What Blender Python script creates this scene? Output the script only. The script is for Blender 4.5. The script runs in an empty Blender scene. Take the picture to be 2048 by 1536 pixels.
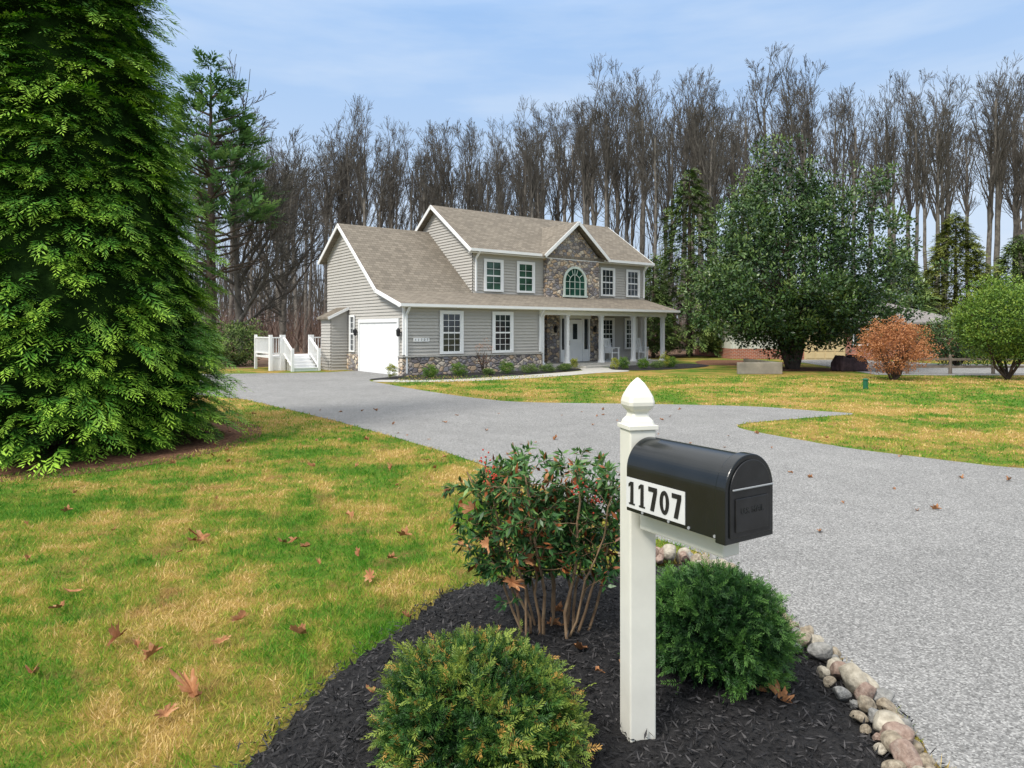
import bpy, math, random
import numpy as np
import bmesh
from mathutils import Vector, geometry
rng=np.random.default_rng(7); random.seed(7)
scene=bpy.context.scene
COL=scene.collection
# ---------------------------------------------------------------- helpers: nodes
def nd(nt,t,ins=None,**props):
    n=nt.nodes.new(t)
    for k,v in props.items(): setattr(n,k,v)
    for k,v in (ins or {}).items():
        if isinstance(v,bpy.types.NodeSocket): nt.links.new(v,n.inputs[k])
        else: n.inputs[k].default_value=v
    return n
def c4(c): return (c[0],c[1],c[2],1.0)
def ramp(nt,fac,stops,interp='LINEAR'):
    n=nt.nodes.new('ShaderNodeValToRGB'); nt.links.new(fac,n.inputs[0])
    cr=n.color_ramp; cr.interpolation=interp
    while len(cr.elements)<len(stops): cr.elements.new(0.5)
    for e,(p,c) in zip(cr.elements,stops):
        e.position=p; e.color=c4(c) if not isinstance(c,(int,float)) else (c,c,c,1)
    return n.outputs[0]
def mixc(nt,f,a,b,blend='MIX'):
    n=nt.nodes.new('ShaderNodeMix'); n.data_type='RGBA'; n.blend_type=blend
    for i,v in ((0,f),(6,a),(7,b)):
        if isinstance(v,bpy.types.NodeSocket): nt.links.new(v,n.inputs[i])
        elif i==0: n.inputs[i].default_value=v
        else: n.inputs[i].default_value=c4(v)
    return n.outputs[2]
def math_(nt,op,a,b=0.0):
    n=nt.nodes.new('ShaderNodeMath'); n.operation=op
    for i,v in ((0,a),(1,b)):
        if isinstance(v,bpy.types.NodeSocket): nt.links.new(v,n.inputs[i])
        else: n.inputs[i].default_value=v
    return n.outputs[0]
def M(name,rough=0.8,spec=0.3):
    m=bpy.data.materials.new(name); m.use_nodes=True; nt=m.node_tree
    b=nt.nodes['Principled BSDF']; b.inputs['Roughness'].default_value=rough
    b.inputs['Specular IOR Level'].default_value=spec
    return m,nt,b
def coord(nt,which='Object'):
    return nd(nt,'ShaderNodeTexCoord').outputs[which]
def noise(nt,v,scale,detail=4,rough=.6):
    return nd(nt,'ShaderNodeTexNoise',{'Vector':v,'Scale':scale,'Detail':detail,'Roughness':rough}).outputs[0]
def bump(nt,b,h,strength=.5,dist=.02):
    n=nd(nt,'ShaderNodeBump',{'Height':h,'Strength':strength,'Distance':dist})
    nt.links.new(n.outputs[0],b.inputs['Normal'])
def noisemat(name,stops,scale=5,detail=5,rough=.8,spec=.3,bs=.3,bd=.01,metal=0):
    m,nt,b=M(name,rough,spec); v=coord(nt); f=noise(nt,v,scale,detail)
    nt.links.new(ramp(nt,f,stops),b.inputs['Base Color'])
    b.inputs['Metallic'].default_value=metal
    if bs: bump(nt,b,f,bs,bd)
    return m
def plain(name,c,rough=.5,spec=.4,var=.08,scale=3):
    lo=[x*(1-var) for x in c]; hi=[min(1,x*(1+var)) for x in c]
    return noisemat(name,[(.3,lo),(.7,hi)],scale,5,rough,spec,.05,.004)
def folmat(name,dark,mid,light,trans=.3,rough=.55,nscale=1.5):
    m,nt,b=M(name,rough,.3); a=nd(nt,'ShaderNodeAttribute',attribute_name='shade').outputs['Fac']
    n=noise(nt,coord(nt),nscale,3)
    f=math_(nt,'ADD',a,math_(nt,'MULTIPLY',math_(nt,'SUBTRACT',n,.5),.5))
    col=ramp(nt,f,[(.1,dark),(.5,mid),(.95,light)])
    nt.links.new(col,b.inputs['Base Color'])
    if trans>0:
        t=nd(nt,'ShaderNodeBsdfTranslucent',{'Color':col})
        mx=nd(nt,'ShaderNodeMixShader',{0:trans,1:b.outputs[0],2:t.outputs[0]})
        nt.links.new(mx.outputs[0],nt.nodes['Material Output'].inputs[0])
    return m
def lawnfac(nt):
    v=coord(nt)
    a=noise(nt,v,.85,4,.6); c=noise(nt,v,3.6,4,.65); d=noise(nt,v,.20,2,.5); e=noise(nt,v,14,4,.7)
    s=math_(nt,'ADD',math_(nt,'MULTIPLY',a,.44),math_(nt,'MULTIPLY',c,.24))
    s=math_(nt,'ADD',s,math_(nt,'MULTIPLY',d,.22)); s=math_(nt,'ADD',s,math_(nt,'MULTIPLY',e,.10))
    return ramp(nt,s,[(.445,0.0),(.555,1.0)]),v
# ---------------------------------------------------------------- materials
def lawn_ground():
    m,nt,b=M('lawn_ground_mat',.95,.1); f,v=lawnfac(nt)
    n2=noise(nt,v,45,5,.7); n3=noise(nt,v,1.9,6,.75)
    col=mixc(nt,f,(.09,.20,.018),(.43,.28,.08))
    col=mixc(nt,ramp(nt,n3,[(.55,0.0),(.66,.8)]),col,(.30,.155,.07))
    col=mixc(nt,ramp(nt,n2,[(.35,0.0),(.7,1.0)]),mixc(nt,.5,col,(.07,.065,.015),'MIX'),col)
    nt.links.new(col,b.inputs['Base Color']); bump(nt,b,n2,.8,.03); return m
def grass_blade():
    m,nt,b=M('grass_blade_mat',.6,.2); f,v=lawnfac(nt)
    a=nd(nt,'ShaderNodeAttribute',attribute_name='shade').outputs['Fac']
    n3=noise(nt,v,1.9,6,.75)
    f2=math_(nt,'ADD',math_(nt,'MULTIPLY',f,.82),math_(nt,'MULTIPLY',math_(nt,'SUBTRACT',a,.33),.60))
    col=ramp(nt,f2,[(.0,(.05,.18,.012)),(.25,(.12,.30,.022)),(.5,(.30,.35,.04)),(.75,(.57,.41,.12)),(1.0,(.75,.55,.26))])
    col=mixc(nt,ramp(nt,n3,[(.55,0.0),(.66,.65)]),col,(.46,.26,.11))
    nt.links.new(col,b.inputs['Base Color'])
    t=nd(nt,'ShaderNodeBsdfTranslucent',{'Color':col})
    mx=nd(nt,'ShaderNodeMixShader',{0:.3,1:b.outputs[0],2:t.outputs[0]})
    nt.links.new(mx.outputs[0],nt.nodes['Material Output'].inputs[0]); return m
def asphalt():
    m,nt,b=M('asphalt_mat',.95,.10); v=coord(nt)
    vo=nd(nt,'ShaderNodeTexVoronoi',{'Vector':v,'Scale':110.0})
    sp=nd(nt,'ShaderNodeSeparateColor',{0:vo.outputs['Color']}).outputs[0]
    big=noise(nt,v,.35,4); mid=noise(nt,v,30,6,.85); pat=noise(nt,v,2.2,5,.6)
    col=ramp(nt,sp,[(.0,(.055,.054,.053)),(.3,(.17,.168,.164)),(.75,(.32,.315,.306)),(1,(.58,.57,.55))])
    col=mixc(nt,.45,col,ramp(nt,mid,[(.3,(.12,.119,.116)),(.7,(.38,.375,.365))]))
    col=mixc(nt,.8,col,ramp(nt,big,[(.3,.84),(.7,1.04)]),'MULTIPLY')
    col=mixc(nt,.7,col,ramp(nt,pat,[(.3,.86),(.7,1.08)]),'MULTIPLY')
    nt.links.new(col,b.inputs['Base Color']); bump(nt,b,vo.outputs['Distance'],.7,.006); return m
def stone_mat():
    m,nt,b=M('field_stone_mat',.85,.25); v=coord(nt)
    vd=nd(nt,'ShaderNodeVectorMath',{0:v,1:(1,1,1.45)},operation='MULTIPLY').outputs[0]
    w=nd(nt,'ShaderNodeTexNoise',{'Vector':v,'Scale':4.0})
    vd=nd(nt,'ShaderNodeVectorMath',{0:vd,1:nd(nt,'ShaderNodeVectorMath',{0:w.outputs['Color'],1:(.12,.12,.12)},operation='MULTIPLY').outputs[0]},operation='ADD').outputs[0]
    vo=nd(nt,'ShaderNodeTexVoronoi',{'Vector':vd,'Scale':4.6})
    ve=nd(nt,'ShaderNodeTexVoronoi',{'Vector':vd,'Scale':4.6},feature='DISTANCE_TO_EDGE')
    sp=nd(nt,'ShaderNodeSeparateColor',{0:vo.outputs['Color']})
    col=ramp(nt,sp.outputs[0],[(0,(.24,.21,.21)),(.2,(.48,.40,.34)),(.4,(.60,.44,.30)),(.6,(.32,.30,.31)),(.8,(.70,.60,.48)),(1,(.46,.30,.22))],'CONSTANT')
    n=noise(nt,v,18,5); col=mixc(nt,.6,col,ramp(nt,n,[(.3,.6),(.7,1.15)]),'MULTIPLY')
    e=ramp(nt,ve.outputs['Distance'],[(.015,0.0),(.06,1.0)])
    col=mixc(nt,e,(.17,.155,.135),col)
    nt.links.new(col,b.inputs['Base Color']); bump(nt,b,ramp(nt,ve.outputs['Distance'],[(0,0.0),(.18,1.0)]),.9,.05); return m
def shingle(name,swap=False):
    m,nt,b=M(name,.95,.15); v=coord(nt)
    s=nd(nt,'ShaderNodeSeparateXYZ',{0:v})
    cb=nd(nt,'ShaderNodeCombineXYZ',{0:s.outputs[1] if swap else s.outputs[0],1:s.outputs[0] if swap else s.outputs[1],2:0.0})
    br=nd(nt,'ShaderNodeTexBrick',{'Vector':cb.outputs[0],'Color1':(.27,.232,.185,1),'Color2':(.135,.116,.094,1),'Mortar':(.075,.064,.052,1),'Scale':1.0,'Mortar Size':.010,'Bias':-.1,'Brick Width':.26,'Row Height':.135})
    n=noise(nt,v,1.2,5); n2=noise(nt,v,40,3)
    col=mixc(nt,.4,br.outputs[0],ramp(nt,n,[(.3,(.165,.143,.115)),(.7,(.225,.196,.158))]))
    col=mixc(nt,.5,col,ramp(nt,n2,[(.3,.7),(.7,1.2)]),'MULTIPLY')
    nt.links.new(col,b.inputs['Base Color']); bump(nt,b,br.outputs['Fac'],-.6,.025); return m
def brick_mat():
    m,nt,b=M('red_brick_mat',.9,.2); v=coord(nt)
    s=nd(nt,'ShaderNodeSeparateXYZ',{0:v}); xy=math_(nt,'ADD',s.outputs[0],s.outputs[1])
    cb=nd(nt,'ShaderNodeCombineXYZ',{0:xy,1:s.outputs[2],2:0.0})
    br=nd(nt,'ShaderNodeTexBrick',{'Vector':cb.outputs[0],'Color1':(.42,.13,.07,1),'Color2':(.25,.08,.05,1),'Mortar':(.40,.31,.26,1),'Scale':1.0,'Mortar Size':.012,'Brick Width':.24,'Row Height':.09})
    nt.links.new(br.outputs[0],b.inputs['Base Color']); return m
def glass_mat(name,c,r=.06):
    m,nt,b=M(name,r,.6); v=coord(nt)
    nt.links.new(ramp(nt,noise(nt,v,1.6,2),[(.35,[x*.5 for x in c]),(.65,[x*1.5 for x in c])]),b.inputs['Base Color'])
    return m
m_lawn=lawn_ground(); m_blade=grass_blade(); m_asph=asphalt(); m_stone=stone_mat()
m_sh=shingle('shingle_mat'); m_sh2=shingle('shingle_cross_mat',True); m_brick=brick_mat()
m_siding=plain('vinyl_siding_mat',(.455,.432,.395),.6,.3,.04,.6)
m_white=plain('white_trim_mat',(.82,.82,.81),.45,.4,.03)
m_plate=plain('number_plate_mat',(.64,.64,.63),.4,.4,.04,9)
m_vinyl=plain('vinyl_post_mat',(.74,.72,.64),.35,.45,.06,6)
m_glass=glass_mat('window_glass_mat',(.028,.034,.038)); m_gglass=glass_mat('green_glass_mat',(.02,.07,.05))
m_conc=noisemat('concrete_mat',[(.3,(.33,.32,.29)),(.7,(.46,.44,.40))],6,6,.9)
m_oldconc=noisemat('old_concrete_mat',[(.3,(.20,.18,.145)),(.7,(.34,.30,.24))],2,7,.95)
m_mulch=noisemat('mulch_mat',[(.3,(.006,.006,.007)),(.7,(.03,.028,.028))],40,6,.9,.3,1,.03)
m_bmulch=noisemat('bark_litter_mat',[(.3,(.06,.028,.018)),(.7,(.21,.11,.065))],14,6,.95,.1,.8,.03)
m_forest=noisemat('leaf_litter_mat',[(.3,(.10,.065,.045)),(.55,(.22,.14,.10)),(.75,(.13,.13,.06))],.8,8,.95,.1,.8,.1)
m_bark=noisemat('grey_bark_mat',[(.3,(.085,.076,.066)),(.7,(.24,.218,.188))],3,6,.95,.1,.5,.03)
m_bark2=noisemat('dark_bark_mat',[(.3,(.045,.035,.028)),(.7,(.12,.09,.07))],5,6,.95,.1,.5,.03)
m_twig=noisemat('twig_mat',[(.3,(.064,.058,.050)),(.7,(.150,.137,.118))],.6,3,.95,.1,0)
m_stem=noisemat('nandina_stem_mat',[(.3,(.16,.095,.055)),(.7,(.36,.25,.15))],12,4,.8,.2,.3,.003)
m_black=noisemat('black_enamel_mat',[(.3,(.007,.009,.010)),(.7,(.011,.013,.015))],8,4,.22,.5,.04,.002)
m_dblack=noisemat('black_plastic_mat',[(.3,(.010,.010,.011)),(.7,(.02,.02,.022))],20,4,.40,.4,.1,.002)
m_steel=plain('steel_mat',(.30,.31,.32),.35,.5)
m_leafbrown=noisemat('dry_leaf_mat',[(.25,(.14,.055,.025)),(.5,(.36,.17,.075)),(.75,(.52,.36,.22))],14,5,.8,.2,.5,.004)
m_river=noisemat('river_stone_mat',[(.25,(.13,.105,.075)),(.5,(.27,.225,.165)),(.75,(.42,.365,.28))],4.2,9,.8,.25,.5,.03)
m_river2=noisemat('reddish_stone_mat',[(.25,(.15,.10,.08)),(.5,(.28,.20,.16)),(.75,(.38,.31,.26))],5,9,.8,.25,.5,.03)
m_river3=noisemat('pale_stone_mat',[(.25,(.22,.195,.15)),(.5,(.38,.34,.27)),(.75,(.52,.475,.385))],4,9,.8,.25,.5,.03)
m_river4=noisemat('grey_stone_mat',[(.25,(.11,.11,.105)),(.5,(.23,.225,.21)),(.75,(.37,.36,.34))],5,9,.8,.25,.5,.03)
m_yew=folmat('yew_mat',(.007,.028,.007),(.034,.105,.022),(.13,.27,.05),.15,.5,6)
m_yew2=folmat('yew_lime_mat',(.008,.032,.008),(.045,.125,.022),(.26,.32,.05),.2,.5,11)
m_yewtip=folmat('yew_orange_tip_mat',(.12,.09,.02),(.38,.24,.05),(.54,.30,.08),.2,.5,9)
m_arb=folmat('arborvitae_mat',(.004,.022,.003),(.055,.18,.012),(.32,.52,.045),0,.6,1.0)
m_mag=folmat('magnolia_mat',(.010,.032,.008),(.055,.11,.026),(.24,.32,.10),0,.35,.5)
m_con=folmat('conifer_mat',(.03,.055,.014),(.09,.15,.035),(.23,.28,.07),0,.7,.4)
m_spr=folmat('golden_spruce_mat',(.05,.07,.015),(.14,.17,.03),(.30,.32,.07),0,.7,.4)
m_pine=folmat('pine_mat',(.035,.085,.025),(.10,.22,.06),(.25,.38,.12),.15,.7,.4)
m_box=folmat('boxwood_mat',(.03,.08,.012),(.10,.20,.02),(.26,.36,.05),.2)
m_hol=folmat('holly_mat',(.035,.085,.012),(.12,.22,.028),(.32,.40,.065),.15)
m_lime=folmat('golden_shrub_mat',(.14,.17,.02),(.32,.34,.04),(.52,.50,.08),.2)
m_orange=folmat('orange_leaf_mat',(.20,.07,.025),(.48,.20,.08),(.66,.34,.17),.2)
m_nan=folmat('nandina_leaf_mat',(.014,.05,.014),(.050,.14,.033),(.20,.33,.09),.2,.35,9)
m_nanred=folmat('nandina_red_leaf_mat',(.10,.03,.01),(.30,.09,.03),(.45,.20,.07),.2,.4,9)
m_berry=plain('red_berry_mat',(.42,.04,.02),.4,.4)
m_chip=folmat('mulch_chip_mat',(.004,.004,.005),(.016,.015,.016),(.07,.065,.065),0,.7,9)
m_cover=noisemat('grill_cover_mat',[(.3,(.03,.02,.022)),(.7,(.09,.055,.06))],3,5,.8,.2,.8,.1)
m_tan=plain('tan_door_mat',(.58,.45,.24),.6,.3)
m_green=plain('green_box_mat',(.02,.12,.06),.5,.3)
m_wood=noisemat('weathered_wood_mat',[(.3,(.12,.10,.08)),(.7,(.24,.20,.16))],4,6,.9,.2,.5,.02)
m_rrr=noisemat('grey_roof_mat',[(.3,(.16,.145,.14)),(.7,(.28,.26,.24))],2,6,.9,.2,.3,.02)
# ---------------------------------------------------------------- helpers: mesh
def np_mesh(name,V,F,mat,shade=None,smooth=False):
    me=bpy.data.meshes.new(name); V=np.ascontiguousarray(V,dtype=np.float32); F=np.ascontiguousarray(F,dtype=np.int32)
    nf,k=F.shape
    me.vertices.add(len(V)); me.vertices.foreach_set('co',V.ravel())
    me.loops.add(nf*k); me.loops.foreach_set('vertex_index',F.ravel())
    me.polygons.add(nf); me.polygons.foreach_set('loop_start',np.arange(0,nf*k,k,dtype=np.int32))
    if smooth: me.polygons.foreach_set('use_smooth',np.ones(nf,dtype=bool))
    me.update(calc_edges=True)
    if shade is not None:
        at=me.attributes.new('shade','FLOAT','POINT'); at.data.foreach_set('value',np.ascontiguousarray(shade,dtype=np.float32).ravel())
    me.materials.append(mat); return me
def mk(name,data,parent=None,loc=(0,0,0),rot=(0,0,0),scale=(1,1,1),**props):
    o=bpy.data.objects.new(name,data); COL.objects.link(o)
    o.location=loc; o.rotation_euler=rot; o.scale=scale
    if parent is not None: o.parent=parent
    for k,v in props.items(): o[k]=v
    return o
def root(name,loc,rot=0,scale=(1,1,1),**p):
    o=mk(name,None,None,loc,(0,0,rot),scale,**p); o.empty_display_size=.2; return o
class MB:
    def __init__(s): s.v=[];s.f=[];s.m=[]
    def face(s,pts,m=0):
        n=len(s.v); s.v+= [tuple(p) for p in pts]; s.f.append(tuple(range(n,n+len(pts)))); s.m.append(m)
    def hexa(s,b,t,m=0):
        n=len(s.v); s.v+=[tuple(p) for p in b]+[tuple(p) for p in t]; k=len(b)
        s.f.append(tuple(reversed(range(n,n+k)))); s.f.append(tuple(range(n+k,n+2*k)))
        s.m+=[m,m]
        for i in range(k):
            j=(i+1)%k; s.f.append((n+i,n+j,n+k+j,n+k+i)); s.m.append(m)
    def box(s,x0,x1,y0,y1,z0,z1,m=0):
        s.hexa([(x0,y0,z0),(x1,y0,z0),(x1,y1,z0),(x0,y1,z0)],[(x0,y0,z1),(x1,y0,z1),(x1,y1,z1),(x0,y1,z1)],m)
    def slab(s,pts,th,m=0):
        s.hexa([(p[0],p[1],p[2]-th) for p in pts],pts,m)
    def beam(s,p,q,w,h,m=0,up=(0,0,1)):
        p=Vector(p);q=Vector(q);d=(q-p).normalized(); u=Vector(up)
        if abs(d.dot(u))>.98: u=Vector((0,1,0))
        r=d.cross(u).normalized()*w/2; u2=r.cross(d).normalized()*h/2
        s.hexa([p-r-u2,p+r-u2,p+r+u2,p-r+u2],[q-r-u2,q+r-u2,q+r+u2,q-r+u2],m)
    def lathe(s,prof,n=16,c=(0,0),m=0,sq=0):
        base=len(s.v)
        for r,z in prof:
            for i in range(n):
                a=2*math.pi*i/n; k=1.0
                if sq:
                    ca,sa=abs(math.cos(a)),abs(math.sin(a)); e=sq; k=1/((ca**e+sa**e)**(1/e))
                s.v.append((c[0]+r*k*math.cos(a),c[1]+r*k*math.sin(a),z))
        for j in range(len(prof)-1):
            for i in range(n):
                i2=(i+1)%n; s.f.append((base+j*n+i,base+j*n+i2,base+(j+1)*n+i2,base+(j+1)*n+i)); s.m.append(m)
        s.f.append(tuple(base+i for i in reversed(range(n)))); s.m.append(m)
        s.f.append(tuple(base+(len(prof)-1)*n+i for i in range(n))); s.m.append(m)
    def mesh(s,name,mats,smooth=False):
        me=bpy.data.meshes.new(name); me.from_pydata(s.v,[],s.f)
        if not isinstance(mats,(list,tuple)): mats=[mats]
        for x in mats: me.materials.append(x)
        me.polygons.foreach_set('material_index',s.m)
        if smooth: me.polygons.foreach_set('use_smooth',[True]*len(s.f))
        me.update(); return me
    def obj(s,name,parent,mats,smooth=False,bevel=0,**k):
        o=mk(name,s.mesh(name,mats,smooth),parent,**k)
        if bevel:
            b=o.modifiers.new('bevel','BEVEL'); b.width=bevel; b.segments=2; b.limit_method='ANGLE'
        return o
def nrm(a): return a/np.maximum(np.linalg.norm(a,axis=-1,keepdims=True),1e-9)
def rvec(n,r=rng): return nrm(r.normal(size=(n,3)))
UP=np.array([0,0,1.0])
def tubes(P,R,sides=4):
    N,m,_=P.shape; T=nrm(P[:,-1]-P[:,0]); ref=np.where(np.abs(T[:,2:3])>.9,np.array([[1.0,0,0]]),UP[None])
    A=nrm(np.cross(T,ref)); B=np.cross(T,A)
    ang=np.arange(sides)*2*np.pi/sides
    ring=A[:,None,None]*np.cos(ang)[None,None,:,None]+B[:,None,None]*np.sin(ang)[None,None,:,None]
    V=(P[:,:,None]+ring*R[:,:,None,None]).reshape(-1,3)
    idx=np.arange(N*m*sides).reshape(N,m,sides)
    a=idx[:,:-1]; b=np.roll(a,-1,axis=2); d=idx[:,1:]; c=np.roll(d,-1,axis=2)
    return V,np.stack([a,b,c,d],-1).reshape(-1,4)
def join(parts):
    Vs=[];Fs=[];Ss=[];o=0
    for p in parts:
        Vs.append(p[0]);Fs.append(p[1]+o);o+=len(p[0])
        if len(p)>2: Ss.append(p[2])
    return np.concatenate(Vs),np.concatenate(Fs),(np.concatenate(Ss) if Ss else None)
def polyl(S,D,L,up,m,jit,r):
    t=np.linspace(0,1,m); L=L[:,None,None]
    P=S[:,None]+D[:,None]*L*t[None,:,None]+UP*up*L*(t**2)[None,:,None]
    J=np.cumsum(r.normal(size=(len(S),m,3)),axis=1)*jit*L/m; J[:,0]=0
    return P+J
def spawn(P,R,n,t0,ang,lf,up,m,jit,r,rr=.55,rend=.3,t1=1.0,tp=.75):
    N,mp,_=P.shape; idx=np.repeat(np.arange(N),n); t=r.uniform(t0,t1,len(idx))
    x=t*(mp-1); i=np.minimum(x.astype(int),mp-2); f=(x-i)[:,None]
    S=P[idx,i]*(1-f)+P[idx,i+1]*f; T=nrm(P[idx,i+1]-P[idx,i]); R0=(R[idx,i]*(1-f[:,0])+R[idx,i+1]*f[:,0])*rr
    perp=nrm(np.cross(T,rvec(len(idx),r))); a=np.radians(r.uniform(ang[0],ang[1],len(idx)))[:,None]
    D=T*np.cos(a)+perp*np.sin(a)
    Lp=np.linalg.norm(P[:,-1]-P[:,0],axis=1)[idx]; L=Lp*lf*(1.15-tp*t)*r.uniform(.6,1.2,len(idx))
    Q=polyl(S,D,L,up,m,jit,r); RR=R0[:,None]*np.linspace(1,rend,m)[None]
    return Q,RR
def leaves(P,A,S,L,W,shade,tip=.18):
    n=len(P); L=np.broadcast_to(L,(n,))[:,None]; W=np.broadcast_to(W,(n,))[:,None]
    V=np.stack([P,P+A*L*.45+S*W/2,P+A*L,P+A*L*.45-S*W/2],1).reshape(-1,3)
    sh=np.stack([shade-.12,shade,shade+tip,shade],1).ravel()
    return V,np.arange(n*4).reshape(n,4),sh
def fronds(O,A,Lt,L,nb,shade,droop=.25,wid=.16,spread=(.5,1.0),r=rng):
    out=[]
    for j in range(nb):
        u=(j+.5)/nb; sd=1 if j%2 else -1
        base=O+A*(L*u)[:,None]-UP*(droop*L*u*u)[:,None]
        ph=r.uniform(spread[0],spread[1],len(O))[:,None]
        if j==nb-1: ph=ph*.15
        d=nrm(A*np.cos(ph)+Lt*np.sin(ph)*sd-UP*(.25*droop+.5*droop*u)+r.normal(size=O.shape)*.10)
        nn=np.cross(A,Lt); s=nrm(np.cross(d,nn)+r.normal(size=O.shape)*.15)
        ll=L*(.62-.32*u)*r.uniform(.8,1.15,len(O))
        out.append(leaves(base,d,s,ll,ll*wid*1.6,shade+.25*u-.12,.22))
    return join(out)
def pip(X,Y,poly):
    poly=np.array(poly); c=np.zeros(len(X),bool); n=len(poly); j=n-1
    for i in range(n):
        xi,yi=poly[i];xj,yj=poly[j]
        c^=((yi>Y)!=(yj>Y))&(X<(xj-xi)*(Y-yi)/((yj-yi) if yj!=yi else 1e-9)+xi); j=i
    return c
def pdist(X,Y,poly):
    poly=np.array(poly); P=np.stack([X,Y],1); best=np.full(len(X),1e9)
    for i in range(len(poly)):
        a=poly[i]; b=poly[(i+1)%len(poly)]; d=b-a; t=np.clip(((P-a)@d)/max(d@d,1e-9),0,1)
        best=np.minimum(best,np.linalg.norm(P-(a+t[:,None]*d),axis=1))
    return best
def smoothpoly(pts,k=6,closed=True,wob=0.0):
    out=[];n=len(pts); rr=random.Random(3)
    for i in range(n):
        g=lambda q:Vector(pts[q%n])
        p0,p1,p2,p3=g(i-1),g(i),g(i+1),g(i+2)
        for j in range(k):
            t=j/k
            p=.5*((2*p1)+(-p0+p2)*t+(2*p0-5*p1+4*p2-p3)*t*t+(-p0+3*p1-3*p2+p3)*t**3)
            out.append((p.x+rr.uniform(-wob,wob),p.y+rr.uniform(-wob,wob)))
    return out
def sheet(name,pts,z,mat,**p):
    tri=geometry.tessellate_polygon([[Vector((x,y,0)) for x,y in pts]])
    me=bpy.data.meshes.new(name); me.from_pydata([(x,y,z) for x,y in pts],[],[tuple(t) for t in tri]); me.materials.append(mat); me.update()
    bm=bmesh.new(); bm.from_mesh(me)
    for f in bm.faces:
        if f.normal.z<0: f.normal_flip()
    bm.to_mesh(me); bm.free()
    return mk(name,me,**p)
# ---------------------------------------------------------------- ground, road
g=MB(); g.face([(-700,-200,0),(700,-200,0),(700,900,0),(-700,900,0)])
g.obj('ground',None,m_lawn,kind='structure')
drive=[(-24,25.5),(-14,27.0),(-11.3,27.2),(-7.9,28.1),(-6.49,29.1),(-4.2,26.0),(-4.75,24.6),(-4.9,23.5),(-3.9,21.8),(-2.5,19.6),(-.82,17.4),(.43,16.5),(3.26,16.1),(5.44,15.6),(6.6,14.7),(7.1,14.2),(5.73,13.5),(4.48,12.85),(4.08,12.35),(4.15,11.75),(4.58,10.86),(4.99,10.08),(5.43,9.56),(6.0,8.95),(6.5,8.59),(9,7.5),(14,5.5),(24,2),(24,-8),(3,-8),(1.52,.8),(1.58,1.9),(1.65,2.4),(1.71,2.75),(1.75,3.05),(1.75,3.35),(1.71,3.65),(1.66,3.95),(1.61,4.59),(1.47,5.33),(1.20,5.71),(.82,6.37),(.41,7.35),(-.49,9.01),(-1.31,10.25),(-2.98,12.57),(-5.84,16.1),(-7.7,17.9),(-14,21.5),(-24,22)]
drivep=smoothpoly(drive,6,True,.012)
sheet('driveway',drivep,.006,m_asph,kind='structure')
walk=smoothpoly([(-4.6,23.0),(-2.8,22.9),(-.8,23.7),(1.6,25.6),(3.4,27.6),(5.0,29.0),(4.2,31.6),(2.9,30.7),(3.0,29.3),(1.2,27.1),(-1.2,24.8),(-2.9,23.8),(-4.5,23.9)],5)
sheet('path',walk,.011,m_conc,kind='structure')
bedA=smoothpoly([(-5.0,23.95),(-3.8,23.9),(-2.6,24.0),(-1.2,24.85),(1.0,27.1),(2.9,29.5),(2.6,30.9),(-.5,28.6),(-4.05,25.9),(-4.5,25.3)],5)
sheet('mulch_bed',bedA,.016,m_mulch,kind='structure')
bedB=smoothpoly([(4.4,30.6),(5.0,29.4),(6.4,29.8),(8.2,31.2),(9.6,33.2),(9.4,35.2),(8.2,35.0),(5.0,32.7)],5)
sheet('mulch_bed',bedB,.016,m_mulch,kind='structure')
sheet('leaf_litter',smoothpoly([(-9.8,10),(-9.2,8.2),(-7.2,7.5),(-5.4,8.1),(-4.3,9.6),(-4.2,11.4),(-5.2,13),(-8,13.6)],6,True,.05),.005,m_bmulch,kind='structure')
sheet('forest_floor',[(-150,24),(-60,27),(-26,29),(-13,30.5),(-9,36),(-2,41),(8,43),(14,46),(30,48),(60,46),(150,44),(200,300),(-200,300)],.004,m_forest,kind='structure')
sheet('leaf_litter',smoothpoly([(10.4,30.4),(11.2,29.2),(13.2,28.8),(14.6,29.6),(15,31),(13.5,32.2),(11.2,32.2)],5,True,.06),.005,m_bmulch,kind='structure')
sheet('leaf_litter',smoothpoly([(9.6,34.5),(12,33.8),(14.5,35.5),(14,39),(11,39.5)],5,True,.06),.005,m_bmulch,kind='structure')
sheet('neighbour_driveway',[(14.2,26.6),(16.6,26.2),(40,27),(40,33),(22,35),(20.5,41.0),(16,41.0),(15.4,35)],.009,m_asph,kind='structure')
bed=smoothpoly([(-1.07,2.73),(-.955,3.23),(-.846,3.565),(-.65,3.98),(-.45,4.5),(-.08,4.75),(.45,4.88),(1.13,5.03),(1.44,4.98),(1.56,4.5),(1.62,3.9),(1.69,3.5),(1.71,3.1),(1.65,2.73),(1.54,2.0),(.8,1.5),(-.6,1.7),(-1.1,2.2)],5)
def bedh(x,y):
    d=pdist(x,y,bed); return .012+np.clip(d/.3,0,1)*.045+.008*np.sin(x*31+y*17)*np.sin(y*23-x*11)
st=.035; gx=np.arange(-1.3,1.95,st); gy=np.arange(1.4,5.2,st); XX,YY=np.meshgrid(gx,gy); ins=pip(XX.ravel(),YY.ravel(),bed)
Z=bedh(XX.ravel(),YY.ravel())+rng.normal(size=XX.size)*.004; V=np.stack([XX.ravel(),YY.ravel(),Z],1)
idx=np.arange(XX.size).reshape(XX.shape); q=np.stack([idx[:-1,:-1],idx[:-1,1:],idx[1:,1:],idx[1:,:-1]],-1).reshape(-1,4)
q=q[ins[q].all(axis=1)]
mk('mulch_bed',np_mesh('mulch_bed',V,q,m_mulch),kind='structure')
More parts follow.
